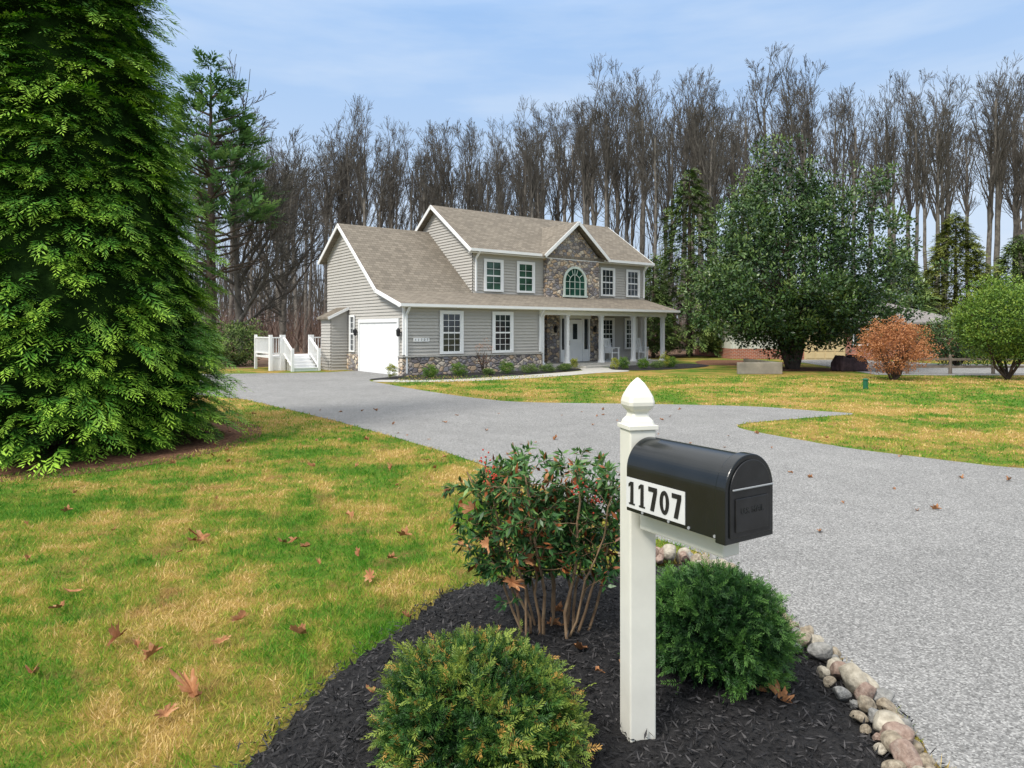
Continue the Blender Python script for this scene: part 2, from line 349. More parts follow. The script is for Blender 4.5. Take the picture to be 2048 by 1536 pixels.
n=38000; x=rng.uniform(-1.35,1.9,n); y=rng.uniform(1.6,5.2,n); dd=pdist(x,y,bed); k=pip(x,y,bed)|((dd<.06)&(rng.random(n)<.35)); x=x[k];y=y[k];n=len(x)
A=nrm(np.stack([rng.normal(size=n),rng.normal(size=n),rng.normal(size=n)*.40],1)); S=nrm(np.cross(A,rvec(n)*.7+UP))
P=np.stack([x,y,bedh(x,y)+rng.uniform(0,.016,n)],1)
V,F,Sh=leaves(P,A,S,rng.uniform(.014,.060,n),rng.uniform(.004,.011,n),rng.uniform(.1,1.0,n)**1.3,.05)
mk('mulch_chips',np_mesh('mulch_chips',V,F,m_chip,Sh),kind='stuff')
# ---------------------------------------------------------------- grass
TREE=(-6.95,10.6)
def grass_zone(x0,x1,y0,y1,dens,L,W):
    n=int((x1-x0)*(y1-y0)*dens); x=rng.uniform(x0,x1,n); y=rng.uniform(y0,y1,n)
    k=(np.abs(x)<.80*y+.4)&~pip(x,y,drivep)&~pip(x,y,bed)&(np.hypot(x-TREE[0],y-TREE[1])>2.6)
    x=x[k];y=y[k];n=len(x)
    A=nrm(np.stack([rng.normal(size=n)*.7,rng.normal(size=n)*.7,np.full(n,1.0)],1)); S=nrm(np.cross(A,rvec(n)))
    P=np.stack([x,y,np.zeros(n)],1)
    tuft=.5+.5*np.sin(x*9+2*np.sin(y*7))*np.sin(y*8+2*np.sin(x*6))
    return leaves(P,A,S,rng.uniform(.5,1.3,n)*L*(.65+.7*tuft),rng.uniform(.7,1.3,n)*W,np.clip(rng.normal(.40,.28,n)-.2*(tuft-.5),0,1),.12)
zs=[grass_zone(-3.6,1.8,2.2,4.6,6500,.050,.0042),grass_zone(-5.8,1.8,4.6,7.2,3200,.050,.0054),grass_zone(-9,1,7.2,11.5,1100,.050,.009),
    grass_zone(-10,0,11.5,17,340,.055,.016),grass_zone(3.6,14,8,15,460,.045,.014),grass_zone(-4,20,15,26,130,.05,.028)]
V,F,Sh=join(zs); mk('lawn_grass',np_mesh('lawn_grass',V,F,m_blade,Sh),kind='stuff')
# ---------------------------------------------------------------- house
TH=math.atan2(.5979,.8016)
house=root('house',(-4.11,25.96,0),TH,label='two-storey beige siding house with stone gable and front porch',category='house')
def clip(poly,z,keep_above):
    out=[]
    for i in range(len(poly)):
        a=poly[i];b=poly[(i+1)%len(poly)]
        ia=(a[1]>=z) if keep_above else (a[1]<=z); ib=(b[1]>=z) if keep_above else (b[1]<=z)
        if ia: out.append(a)
        if ia!=ib:
            t=(z-a[1])/(b[1]-a[1]); out.append((a[0]+t*(b[0]-a[0]),z))
    return out
def siding(mb,poly,to3,step=.13,off=.034,m=0):
    z0=min(p[1] for p in poly);z1=max(p[1] for p in poly); b=math.floor(z0/step)*step
    while b<z1-1e-6:
        c=clip(clip(poly,b,True),b+step,False)
        if len(c)>=3:
            mb.face([to3(a,z,off*(1-(z-b)/step)) for a,z in c],m)
            lo=[a for a,z in c if abs(z-b)<1e-5]
            if len(lo)>=2: mb.face([to3(min(lo),b,off),to3(max(lo),b,off),to3(max(lo),b,0),to3(min(lo),b,0)],m)
        b+=step
w=MB()
fr=lambda t:(lambda a,z,o:(a,t-o,z)); lf=lambda s:(lambda a,z,o:(s-o,a,z)); rt=lambda s:(lambda a,z,o:(s+o,a,z)); bk=lambda t:(lambda a,z,o:(a,t+o,z))
siding(w,[(0,0),(6.66,0),(6.66,2.72),(0,2.72)],fr(0))
siding(w,[(0,0),(1.8,0),(1.8,3.26),(0,2.72)],lf(0))
siding(w,[(1.8,0),(7.6,0),(7.6,5.08),(5.66,6.36),(1.8,3.26)],lf(0))
siding(w,[(0,.1),(1.8,.1),(1.8,3.2),(0,2.7)],rt(6.66))
siding(w,[(6.66,.1),(15.3,.1),(15.3,3.3),(6.66,3.3)],fr(1.8))
siding(w,[(4.31,3.0),(15.3,3.0),(15.3,5.36),(4.31,5.36)],fr(1.8))
siding(w,[(1.8,3.0),(8.0,3.0),(8.0,5.36),(4.9,7.5),(1.8,5.36)],lf(4.31))
siding(w,[(1.8,0),(8.0,0),(8.0,5.36),(4.9,7.5),(1.8,5.36)],rt(15.3))
siding(w,[(4.31,0),(15.3,0),(15.3,5.36),(4.31,5.36)],bk(8.0)); siding(w,[(0,0),(4.31,0),(4.31,5.05),(0,5.05)],bk(7.6))
w.obj('wall',house,m_siding)
r=MB()
r.slab([(-.3,1.8,3.40),(4.30,1.8,3.40),(4.30,5.66,6.49),(-.3,5.66,6.49)],.12); r.slab([(-.3,5.66,6.49),(4.30,5.66,6.49),(4.30,7.95,4.97),(-.3,7.95,4.97)],.12)
r.obj('roof',house,m_sh,label='garage wing roof of brown shingles')
r=MB(); r.slab([(-.3,-.32,2.75),(15.55,-.32,2.75),(15.2,1.79,3.39),(-.3,1.79,3.39)],.10); r.obj('porch_roof',house,m_sh)
r=MB(); r.slab([(4.0,1.47,5.30),(15.65,1.47,5.30),(15.65,4.9,7.66),(4.0,4.9,7.66)],.13); r.slab([(4.0,4.9,7.66),(15.65,4.9,7.66),(15.65,8.33,5.30),(4.0,8.33,5.30)],.13)
r.obj('roof',house,m_sh,label='main roof of brown shingles')
r=MB(); GS=10.0; r.slab([(GS-2.08,1.15,5.27),(GS,1.15,6.99),(GS,3.95,6.99),(GS-2.08,1.50,5.30)],.10); r.slab([(GS,1.15,6.99),(GS+2.08,1.15,5.27),(GS+2.08,1.50,5.30),(GS,3.95,6.99)],.10)
r.obj('roof',house,m_sh2,label='small front gable roof of brown shingles')
t=MB()
def rake(p,q,dz=-.085): t.beam((p[0],p[1],p[2]+dz),(q[0],q[1],q[2]+dz),.035,.15)
rake((-.325,5.68,6.50),(-.325,1.8,3.40)); rake((-.325,1.86,3.42),(-.325,-.34,2.76)); rake((-.325,5.62,6.50),(-.325,7.98,4.95))
rake((3.975,4.93,7.68),(3.975,1.44,5.28)); rake((3.975,4.87,7.68),(3.975,8.36,5.28)); rake((15.68,4.93,7.68),(15.68,1.44,5.28))
rake((GS,1.13,7.0),(GS-2.1,1.13,5.26)); rake((GS,1.13,7.0),(GS+2.1,1.13,5.26))
t.box(-.34,15.56,-.42,-.325,2.64,2.75); t.box(3.96,GS-2.0,1.37,1.465,5.18,5.30); t.box(GS+2.0,15.66,1.37,1.465,5.18,5.30)
t.box(-.28,15.4,-.32,-.03,2.615,2.64); t.box(4.05,15.6,1.47,1.765,5.13,5.16)
t.beam((15.53,-.33,2.68),(15.22,1.75,2.68),.03,.14)
t.obj('fascia',house,m_white)
def spout(s,t0,z0,z1,tt):
    t=MB(); t.box(s,s+.075,tt-.11,tt-.04,z0,z1); t.beam((s+.037,tt-.075,z1-.02),(s+.037,t0,z1+.28),.07,.07); t.obj('downspout',house,m_white)
spout(.03,-.36,.1,2.35,-.0); spout(6.55,-.36,.8,2.35,0); spout(4.4,1.40,3.45,4.9,1.8); spout(15.15,1.4,3.45,4.9,1.8)
t=MB(); t.box(-.06,.03,-.06,.02,.8,2.68); t.obj('corner_trim',house,m_white); t=MB(); t.box(6.6,6.72,-.05,.03,.8,2.7); t.obj('corner_trim',house,m_white)
s=MB(); s.box(8.3,11.65,1.48,1.76,.2,5.30); s.hexa([(8.3,1.48,5.30),(11.65,1.48,5.30),(GS,1.48,6.80)],[(8.3,1.79,5.30),(11.65,1.79,5.30),(GS,1.79,6.80)])
s.obj('stone_facade',house,m_stone)
s=MB(); s.box(-.10,6.72,-.10,-.036,0,.70); s.box(-.10,-.036,-.036,.28,0,.70); s.box(-.10,-.036,3.98,5.15,0,.70); s.obj('stone_base',house,m_stone)
s=MB(); s.box(-.13,6.75,-.13,-.03,.702,.76); s.box(-.13,-.03,-.03,.28,.702,.76); s.obj('stone_ledge',house,m_conc,bevel=.01)
def window(x,y,z,w_,h,rot=0,glass=None,cols=2,rows=4,trim=.11,double=True):
    gl=MB(); gl.box(0.02,w_-.02,-.044,-.030,0.02,h-.02)
    o=gl.obj('window',house,glass or m_glass,loc=(x,y,z),rot=(0,0,rot))
    f=MB(); T=trim; q=-.046
    f.box(-.0,T,-.085,q,0,h); f.box(w_-T,w_,-.085,q,0,h); f.box(T,w_-T,-.085,q,h-T*1.1,h); f.box(T,w_-T,-.095,q,0,T*.8)
    ix0,ix1,iz0,iz1=T,w_-T,T*.8,h-T*1.1; b=.035
    f.box(ix0,ix0+b,-.068,q,iz0,iz1); f.box(ix1-b,ix1,-.068,q,iz0,iz1)
    if double: zm=(iz0+iz1)/2; f.box(ix0+b,ix1-b,-.07,q,zm-.03,zm+.03)
    for i in range(1,cols):
        xm=ix0+(ix1-ix0)*i/cols; f.box(xm-.009,xm+.009,-.056,q,iz0,iz1)
    for i in range(1,rows):
        if double and i*2==rows: continue
        zm=iz0+(iz1-iz0)*i/rows; f.box(ix0+b,ix1-b,-.054,q,zm-.009,zm+.009)
    f.obj('frame',o,m_white); return o
window(1.54,0,.80,1.10,1.72,0,m_glass,3,6,.13); window(4.06,0,.80,1.09,1.72,0,m_glass,3,6,.13)
m_blind=glass_mat('blind_glass_mat',(.035,.08,.055),.12)
window(4.87,1.8,3.47,1.07,1.45,0,m_blind,2,4,.12); window(6.70,1.8,3.47,1.06,1.45,0,m_blind,2,4,.12)
window(12.02,1.8,3.47,1.02,1.45,0,m_glass,3,4,.11); window(13.86,1.8,3.47,1.02,1.45,0,m_glass,3,4,.11)
window(12.05,1.8,.75,.95,1.62,0,m_glass,3,6,.11); window(13.75,1.8,.75,.95,1.62,0,m_glass,3,6,.11)
window(0,4.95,.8,.55,1.6,-math.pi/2,m_glass,2,6,.08); window(0,7.2,1.6,.5,1.0,-math.pi/2,m_glass,2,4,.08)
gl=MB(); R=.68; pts=[(-R,0)]+[(R,0)]+[(R*math.cos(a),.66+R*math.sin(a)) for a in np.linspace(0,math.pi,25)]
gl.hexa([(GS+p[0],1.445,3.42+p[1]) for p in pts],[(GS+p[0],1.478,3.42+p[1]) for p in pts]); aw=gl.obj('window',house,m_gglass,label='arched window over the entry')
f=MB()
an=np.linspace(0,math.pi,25); zc=3.42+.66
for a0,a1 in zip(an[:-1],an[1:]):
    for r0,r1,dp in ((.64,.74,.06),(.33,.352,.02)):
        P_=lambda r,a,y:(GS+r*math.cos(a),y,zc+r*math.sin(a)); y0,y1=1.444-dp,1.444
        f.hexa([P_(r0,a0,y0),P_(r1,a0,y0),P_(r1,a1,y0),P_(r0,a1,y0)],[P_(r0,a0,y1),P_(r1,a0,y1),P_(r1,a1,y1),P_(r0,a1,y1)])
f.box(GS-.74,GS-.64,1.384,1.444,3.42,zc); f.box(GS+.64,GS+.74,1.384,1.444,3.42,zc); f.box(GS-.78,GS+.78,1.36,1.444,3.33,3.42)
for xx in (-.33,0,.33): f.box(GS+xx-.011,GS+xx+.011,1.424,1.444,3.42,zc+(.62 if xx==0 else .0)+.0)
for zz in (.33,.66): f.box(GS-.64,GS+.64,1.427,1.444,3.42+zz-.011,3.42+zz+.011)
for a in (math.radians(36),math.radians(72),math.radians(108),math.radians(144)):
    f.beam((GS+.34*math.cos(a),1.434,zc+.34*math.sin(a)),(GS+.64*math.cos(a),1.434,zc+.64*math.sin(a)),.022,.02,up=(0,1,0))
f.obj('frame',aw,plain('pale_green_frame_mat',(.55,.62,.56),.5))
gd=MB(); gd.box(-.045,-.036,.42,3.85,0,2.05)
for i in range(4):
    z0=.02+i*.51
    for j in range(5): gd.box(-.051,-.046,.47+j*.675,.47+j*.675+.60,z0+.05,z0+.46)
gdo=gd.obj('garage_door',house,m_white)
gt=MB(); gt.box(-.09,-.036,.28,.42,0,2.05); gt.box(-.09,-.036,3.85,3.98,0,2.05); gt.box(-.095,-.036,.28,3.98,2.053,2.2); gt.obj('frame',gdo,m_white)
fd=MB(); fd.box(GS-.47,GS+.47,1.43,1.476,.22,2.25)
fdo=fd.obj('door',house,m_white)
f=MB(); f.box(GS-.95,GS-.88,1.38,1.476,.22,2.3);f.box(GS+.88,GS+.95,1.38,1.476,.22,2.3)
f.box(GS-.57,GS-.475,1.38,1.476,.22,2.3);f.box(GS+.475,GS+.57,1.38,1.476,.22,2.3);f.box(GS-1.0,GS+1.0,1.36,1.476,2.302,2.46)
f.box(GS-.88,GS-.57,1.42,1.476,.22,.8);f.box(GS+.57,GS+.88,1.42,1.476,.22,.8); f.obj('frame',fdo,m_white)
f=MB(); f.box(GS-.14,GS+.14,1.415,1.428,1.30,2.05); f.obj('door_glass',fdo,m_glass)
for q in (-1,1):
    f=MB(); f.box(GS+q*.725-.10,GS+q*.725+.10,1.43,1.476,.81,2.28); f.obj('sidelight',fdo,m_glass)
f=MB(); f.box(GS-.42,GS-.38,1.37,1.428,1.0,1.25); f.obj('handle',fdo,m_dblack)
f=MB(); f.box(6.72,15.25,.0,1.76,0,.20); f.obj('porch_floor',house,m_conc)
f=MB(); f.box(9.0,11.2,-.42,-.004,0,.10); f.obj('porch_step',house,m_conc)
for sx in (6.87,8.35,10.5,12.7,14.85):
    c=MB(); c.box(sx-.085,sx+.085,.06,.23,.30,2.36); c.box(sx-.12,sx+.12,.03,.26,.203,.30); c.box(sx-.115,sx+.115,.035,.255,2.36,2.42); c.obj('porch_column',house,m_white,bevel=.008)
c=MB(); c.box(15.0,15.16,1.5,1.66,.203,2.42); c.obj('porch_column',house,m_white)
c=MB(); c.box(6.74,15.05,.04,.25,2.423,2.61); c.box(14.85,15.05,.252,1.76,2.423,2.61); c.obj('porch_beam',house,m_white)
b=MB(); siding(b,[(-.8,0),(-.04,0),(-.04,2.62),(-.8,2.28)],fr(5.2)); siding(b,[(5.2,0),(6.3,0),(6.3,2.3),(5.2,2.3)],lf(-.8)); siding(b,[(-.8,0),(-.04,0),(-.04,2.6),(-.8,2.28)],bk(6.3)); b.obj('bump_out',house,m_siding)
b=MB(); b.slab([(-.98,5.05,2.30),(-.04,5.05,2.76),(-.04,6.45,2.76),(-.98,6.45,2.30)],.08); b.obj('roof',house,m_sh2,label='little lean-to roof on the side wall')
b=MB(); b.beam((-1.0,5.03,2.25),(-.04,5.03,2.71),.03,.12); b.obj('fascia',house,m_white)
for lx,ly,lz in ((-.11,.16,1.62),(-.11,4.12,1.62),(8.75,1.38,1.75),(11.3,1.38,1.75)):
    l=MB(); l.lathe([(.03,lz-.12),(.07,lz-.08),(.085,lz+.1),(.10,lz+.11),(.03,lz+.19),(.008,lz+.22)],8,(lx-.05 if lx<0 else lx,ly)); l.box(lx-.04,lx+.08 if lx<0 else lx+.03,ly-.02,ly+.10 if lx>0 else ly+.02,lz+.02,lz+.05); l.obj('wall_lamp',house,m_dblack)
v=MB(); v.lathe([(.06,6.2),(.06,7.15)],10,(7.0,5.6)); v.obj('vent_pipe',house,m_conc)
def text(body,size,parent,loc,rot,mat,name,ext=.002,offset=0.0):
    cu=bpy.data.curves.new(name,'FONT'); cu.body=body; cu.size=size; cu.extrude=ext; cu.offset=offset; cu.align_x='CENTER'; cu.align_y='CENTER'
    tmp=bpy.data.objects.new('tmp',cu); COL.objects.link(tmp); bpy.context.view_layer.update()
    me=bpy.data.meshes.new_from_object(tmp.evaluated_get(bpy.context.evaluated_depsgraph_get()))
    bpy.data.objects.remove(tmp); bpy.data.curves.remove(cu); me.materials.clear(); me.materials.append(mat)
    return mk(name,me,parent,loc,rot)
hp=MB(); hp.box(.38,1.08,-.055,-.036,1.30,1.44); hpo=hp.obj('number_sign',house,m_white)
for i_,ch in enumerate('11707'): text(ch,.13,hpo,(.47+.13*i_,-.059,1.37),(math.pi/2,0,0),m_dblack,'house_number')
def house_pt(s_,t_,z): 
    return (-4.11+.8016*s_-.5979*t_,25.96+.5979*s_+.8016*t_,z)
def rocker(s_,t_,rot):
    R_=root('rocking_chair',house_pt(s_,t_,.2),TH+rot,label='white wooden rocking chair on the front porch',category='rocking chair',group='rocking chairs on the porch')
    a=MB()
    for i in range(6): a.box(-.26,.26,-.25+i*.085,-.25+i*.085+.07,.42,.445)
    a.obj('seat',R_,m_white)
    a=MB()
    for i in range(6): a.beam((-.22+i*.088,.26,.45),(-.22+i*.088,.42,1.1),.05,.015)
    a.beam((-.27,.42,1.1),(.27,.42,1.1),.03,.08); a.beam((-.27,.25,.42),(-.27,.43,1.14),.04,.04); a.beam((.27,.25,.42),(.27,.43,1.14),.04,.04); a.obj('backrest',R_,m_white)
    for sx in (-.27,.27):
        a=MB(); a.box(sx-.02,sx+.02,-.26,-.22,.06,.66); a.obj('leg',R_,m_white)
        a=MB(); a.box(sx-.02,sx+.02,.22,.26,.05,.45); a.obj('leg',R_,m_white)
        a=MB(); a.box(sx-.04,sx+.04,-.3,.3,.662,.69); a.obj('armrest',R_,m_white)
        a=MB(); ys=np.linspace(-.45,.5,9)
        for y0,y1 in zip(ys[:-1],ys[1:]): a.beam((sx,y0,.02+.35*y0*y0),(sx,y1,.02+.35*y1*y1),.03,.045)
        a.obj('rocker_runner',R_,m_white)
rocker(11.6,.55,.15); rocker(12.15,1.15,-.1); rocker(13.7,.6,-.2)
dk=root('deck',(-4.11,25.96,0),TH,label='white wooden deck with stairs and railings beside the house',category='deck')
ZD=.62
d=MB(); d.box(-3.0,-.04,6.4,8.6,ZD-.08,ZD); 
d.box(-2.98,-.9,6.42,6.46,0,ZD-.081); d.obj('platform',dk,m_white)
d=MB()
for i in range(4):
    d.box(-2.4,-1.35,5.28+i*.28,5.59+i*.28,.11+i*.13,.15+i*.13); d.box(-2.38,-1.37,5.31+i*.28,5.33+i*.28,0,.109+i*.13)
d.obj('stair',dk,m_white)
def railing(p,q,n,zp,zq):
    d=MB(); p=Vector((p[0],p[1],zp)); q=Vector((q[0],q[1],zq))
    d.beam(p+Vector((0,0,.80)),q+Vector((0,0,.80)),.09,.05); d.beam(p+Vector((0,0,.12)),q+Vector((0,0,.12)),.06,.05)
    for i in range(1,n):
        c=p.lerp(q,i/n); d.beam(c+Vector((0,0,.145)),c+Vector((0,0,.775)),.028,.028)
    for c in (p,q): d.box(c.x-.055,c.x+.055,c.y-.055,c.y+.055,0,c.z+.92)
    d.obj('railing',dk,m_white)
railing((-2.45,5.3),(-2.45,6.4),9,.05,ZD); railing((-1.3,5.3),(-1.3,6.4),9,.05,ZD); railing((-3.0,6.4),(-2.56,6.4),4,ZD,ZD); railing((-3.0,6.52),(-3.0,8.6),16,ZD,ZD); railing((-1.18,6.4),(-.12,6.4),8,ZD,ZD)
# ---------------------------------------------------------------- mailbox
mb_root=root('mailbox',(.528,2.869,0),0,label='black metal mailbox numbered 11707 on a white vinyl post',category='mailbox')
p=MB(); p.box(-.0575,.0575,-.0575,.0575,0.0,1.338); p.obj('post',mb_root,m_vinyl,bevel=.006,rot=(0,0,math.radians(13)))
p=MB(); p.box(-.065,.065,-.065,.065,1.338,1.355); p.lathe([(.058,1.355),(.053,1.372),(.040,1.388),(.036,1.402),(.039,1.412),(.050,1.422),(.057,1.436),(.058,1.450),(.053,1.472),(.040,1.500),(.025,1.526),(.010,1.543),(.003,1.550)],28,(0,0),0,9)
p.obj('post_cap',mb_root,m_vinyl,bevel=.003,rot=(0,0,math.radians(13)))
rt_=math.radians(32.2); L=.505
p=MB(); p.box(-.045,.045,-.49,-.06,.935,1.018); p.obj('arm',mb_root,m_vinyl,bevel=.006,rot=(0,0,rt_))
HW=.12; Z0=1.025; ZS=1.025+.165
def arch(hw,z0,zs,n=20):
    return [(-hw,z0),(hw,z0)]+[(hw*math.cos(a),zs+hw*math.sin(a)) for a in np.linspace(0,math.pi,n)]
p=MB(); yb,yf=-.065,-.065-L
a=arch(HW,Z0,ZS,40); p.hexa([(x_,yf+.03,z_) for x_,z_ in a],[(x_,yb,z_) for x_,z_ in a])
body=p.obj('body',mb_root,m_black,bevel=.003,rot=(0,0,rt_))
for yy in (-.16,-.30,-.40,-.52):
    sm=MB(); sm.lathe([(.006,-.124),(.006,-.1205)],10,(0,0))
    for i in range(len(sm.v)):
        X_,Y_,Z_=sm.v[i]; sm.v[i]=(Z_,yy+X_,Z0+.010+Y_)
    sm.obj('screw',mb_root,m_steel,rot=(0,0,rt_))
p=MB(); a=arch(HW+.007,Z0-.010,ZS,40); p.hexa([(x_,yf,z_) for x_,z_ in a],[(x_,yf+.045,z_) for x_,z_ in a])
dr=p.obj('door',mb_root,m_black,bevel=.004,rot=(0,0,rt_))
p=MB(); a=arch(HW-.012,Z0+.012,ZS,40); p.hexa([(x_,yf-.006,z_) for x_,z_ in a],[(x_,yf-.0005,z_) for x_,z_ in a])
p.box(-.085,.085,yf-.011,yf-.0065,Z0+.03,ZS-.02); p.obj('door_panel',dr,m_dblack,bevel=.003)
p=MB(); p.beam((-.100,yf-.010,ZS+.012),(.112,yf-.010,ZS+.012),.006,.006); p.obj('handle',dr,m_steel,bevel=.002)
text('U.S. MAIL',.030,dr,(0,yf-.0118,Z0+.10),(math.pi/2,0,0),m_black,'embossed_lettering',.0008,.0002)
p=MB(); p.box(.123,.128,yf+.10,yf+.30,ZS-.01,ZS+.012); p.box(.123,.128,yf+.10,yf+.15,ZS+.0125,ZS+.05); p.obj('flag',mb_root,plain('red_flag_mat',(.5,.03,.02)),rot=(0,0,rt_))
pl=MB(); pl.box(-.1235,-.1208,yb-.318,yb-.003,Z0+.016,Z0+.136); plo=pl.obj('number_plate',mb_root,m_plate,rot=(0,0,rt_))
def flat(dg,pts,oy,oz):
    q=[(-.1262,yb-.005-oy-a_*1.1,oz+b_) for a_,b_ in pts]; q2=[(-.1236,yb-.005-oy-a_*1.1,oz+b_) for a_,b_ in pts]; dg.hexa(q,q2)
H_=.090; zb=Z0+.031
def d1(o):
    dg=MB(); flat(dg,[(.012,.006),(.028,.006),(.028,H_),(.014,H_)],o,zb); flat(dg,[(.005,0),(.035,0),(.035,.0058),(.005,.0058)],o,zb); flat(dg,[(.003,H_-.022),(.0118,H_-.014),(.0138,H_),(.003,H_-.010)],o,zb); dg.obj('numeral',plo,m_dblack)
def d7(o):
    dg=MB(); flat(dg,[(.0,H_-.017),(.042,H_-.017),(.042,H_),(.0,H_)],o,zb); flat(dg,[(.009,0),(.027,0),(.042,H_-.0175),(.025,H_-.0175)],o,zb); dg.obj('numeral',plo,m_dblack)
def d0(o):
    dg=MB(); n_=20; cx,cz=.021,H_/2
    for i in range(n_):
        a0,a1=2*math.pi*i/n_,2*math.pi*(i+1)/n_
        f_=lambda a,rx,rz:(cx+rx*math.cos(a),cz+rz*math.sin(a))
        flat(dg,[f_(a0,.0075,.030),f_(a0,.022,H_/2),f_(a1,.022,H_/2),f_(a1,.0075,.030)],o,zb)
    dg.obj('numeral',plo,m_dblack)
d1(.010); d1(.068); d7(.126); d0(.188); d7(.250)
# ---------------------------------------------------------------- river stones
def stone_mesh(seed,mat):
    bm=bmesh.new(); bmesh.ops.create_icosphere(bm,subdivisions=4,radius=.5); rr=random.Random(seed)
    ph=[rr.uniform(0,6) for _ in range(6)]; sc=(1,rr.uniform(.66,.9),rr.uniform(.58,.78))
    pl=[(Vector((rr.gauss(0,1),rr.gauss(0,1),rr.gauss(0,1))).normalized(),rr.uniform(.30,.43)) for _ in range(9)]
    for v in bm.verts:
        c=v.co.copy()
        for nn,dd in pl:
            q=c.dot(nn)
            if q>dd: c-=nn*(q-dd)*.75
        k=1+.07*math.sin(c.x*6+ph[0])*math.sin(c.y*5+ph[1])+.03*math.sin(c.z*9+ph[2]+c.x*5)+.012*math.sin(c.y*23+ph[3])*math.sin(c.x*19)
        v.co=Vector((c.x*k*sc[0],c.y*k*sc[1],c.z*k*sc[2]))*1.13
    me=bpy.data.meshes.new('stone'); bm.to_mesh(me); bm.free(); me.materials.append(mat)
    me.polygons.foreach_set('use_smooth',[True]*len(me.polygons)); return me
sms=[stone_mesh(i,[m_river,m_river3,m_river4,m_river2,m_river3,m_river,m_river4,m_river2,m_river,m_river3,m_river][i]) for i in range(11)]
path=[(1.50,2.1),(1.61,2.6),(1.67,2.9),(1.70,3.15),(1.69,3.46),(1.63,3.92),(1.57,4.5),(1.47,4.98),(1.2,5.16),(.85,5.14)]
cum=[0]
for a,b in zip(path[:-1],path[1:]): cum.append(cum[-1]+math.dist(a,b))
def along(d):
    for i in range(len(path)-1):
        if d<=cum[i+1]: 
            t_=(d-cum[i])/(cum[i+1]-cum[i]); return (path[i][0]*(1-t_)+path[i+1][0]*t_,path[i][1]*(1-t_)+path[i+1][1]*t_)
    return path[-1]
d_=0; rs=random.Random(5)
while d_<cum[-1]:
    back=d_>cum[-1]-.9
    for lane in (0,1,2):
        if lane==2 and rs.random()<.4: continue
        if lane==1 and rs.random()<.08: continue
        sz=rs.uniform(.075,.145)*(.85,1.0,.6)[lane]*(1.0 if not back else 1.1); x_,y_=along(d_+rs.uniform(-.03,.03)); off_=(0,.085,.16)[lane]; x_+=rs.uniform(-.02,.02)-(0 if back else off_); y_-=(off_ if back else 0)
        mk('edging_stone',rs.choice(sms),None,(x_,y_,sz*.34+.012+(.03 if lane else 0)),(rs.uniform(-.5,.5),rs.uniform(-.5,.5),rs.uniform(0,6)),(sz,sz,sz),label='rounded tan river stone edging the mulch bed',category='stone',group='river stones along the mulch bed')
    d_+=rs.uniform(.078,.10)
# ---------------------------------------------------------------- fallen leaves
def leafmesh(seed):
    rr=random.Random(seed); vs=[(0,0,.006)]; n_=44; fs=[]; cl=rr.uniform(.7,1.7)
    lobes=rr.choice([1.5,2.5,3.0,3.5])
    for i in range(n_):
        a=2*math.pi*i/n_; lob=abs(math.cos(a*lobes)); tooth=.12*((i%3)-1)
        r_=(.026+.034*lob**1.1*(1+.4*math.cos(a)))*(1+tooth)*rr.uniform(.85,1.12)
        vs.append((r_*math.cos(a)*1.2,r_*math.sin(a)*.62,.006+.30*r_*math.sin(a*2+seed)+cl*abs(r_*math.sin(a))*.6+cl*.35*max(0,r_*math.cos(a))*math.cos(seed)+rr.uniform(0,.006)))
    for i in range(n_): fs.append((0,1+i,1+(i+1)%n_))
    vs+=[(-.03,-.001,.006),(-.03,.001,.006),(-.085,.002,.02)]; fs.append((n_+1,n_+2,n_+3))
    me=bpy.data.meshes.new('leaf'); me.from_pydata(vs,[],fs); me.materials.append(m_leafbrown); me.update(); return me
lms=[leafmesh(i) for i in range(10)]
LF=[(-1.50,3.22,1.5),(-2.2,3.8,1.2),(-.98,4.73,1.2),(-2.57,5.62,1.3),(-1.55,3.04,.9),(-2.9,4.46,.9),(.36,3.59,1.1),(1.15,3.18,.9),(.92,3.32,.9),(1.22,3.10,.9),(-1.9,3.6,.8),(-1.6,3.75,.8),(-1.2,3.85,.8),(-.9,5.7,1),(-.4,5.4,.9),(-.3,6.0,1),(.0,5.6,1),(-1.5,6.3,1),(.24,3.9,.8),(.6,3.5,.7),(.1,2.72,.7),(-2.6,3.35,1.1)]
rs=random.Random(11)
for _ in range(120):
    y_=rs.uniform(3.0,15); LF.append((rs.uniform(-.72,.25)*y_,y_,rs.uniform(.35,.9)))
for _ in range(22):
    y_=rs.uniform(5,12); LF.append((rs.uniform(.25,.75)*y_,y_,rs.uniform(.4,.8)))
for x_,y_,s_ in LF:
    if math.hypot(x_-TREE[0],y_-TREE[1])<2.3: continue
    z_=.062 if pip(np.array([x_]),np.array([y_]),bed)[0] else (.008 if pip(np.array([x_]),np.array([y_]),drivep)[0] else .032)
    mk('fallen_leaf',rs.choice(lms),None,(x_,y_,z_),(rs.uniform(-.4,.4),rs.uniform(-.4,.4),rs.uniform(0,6.28)),(s_,s_,s_),label='curled brown dead leaf lying on the ground',category='leaf',group='fallen leaves on the ground')
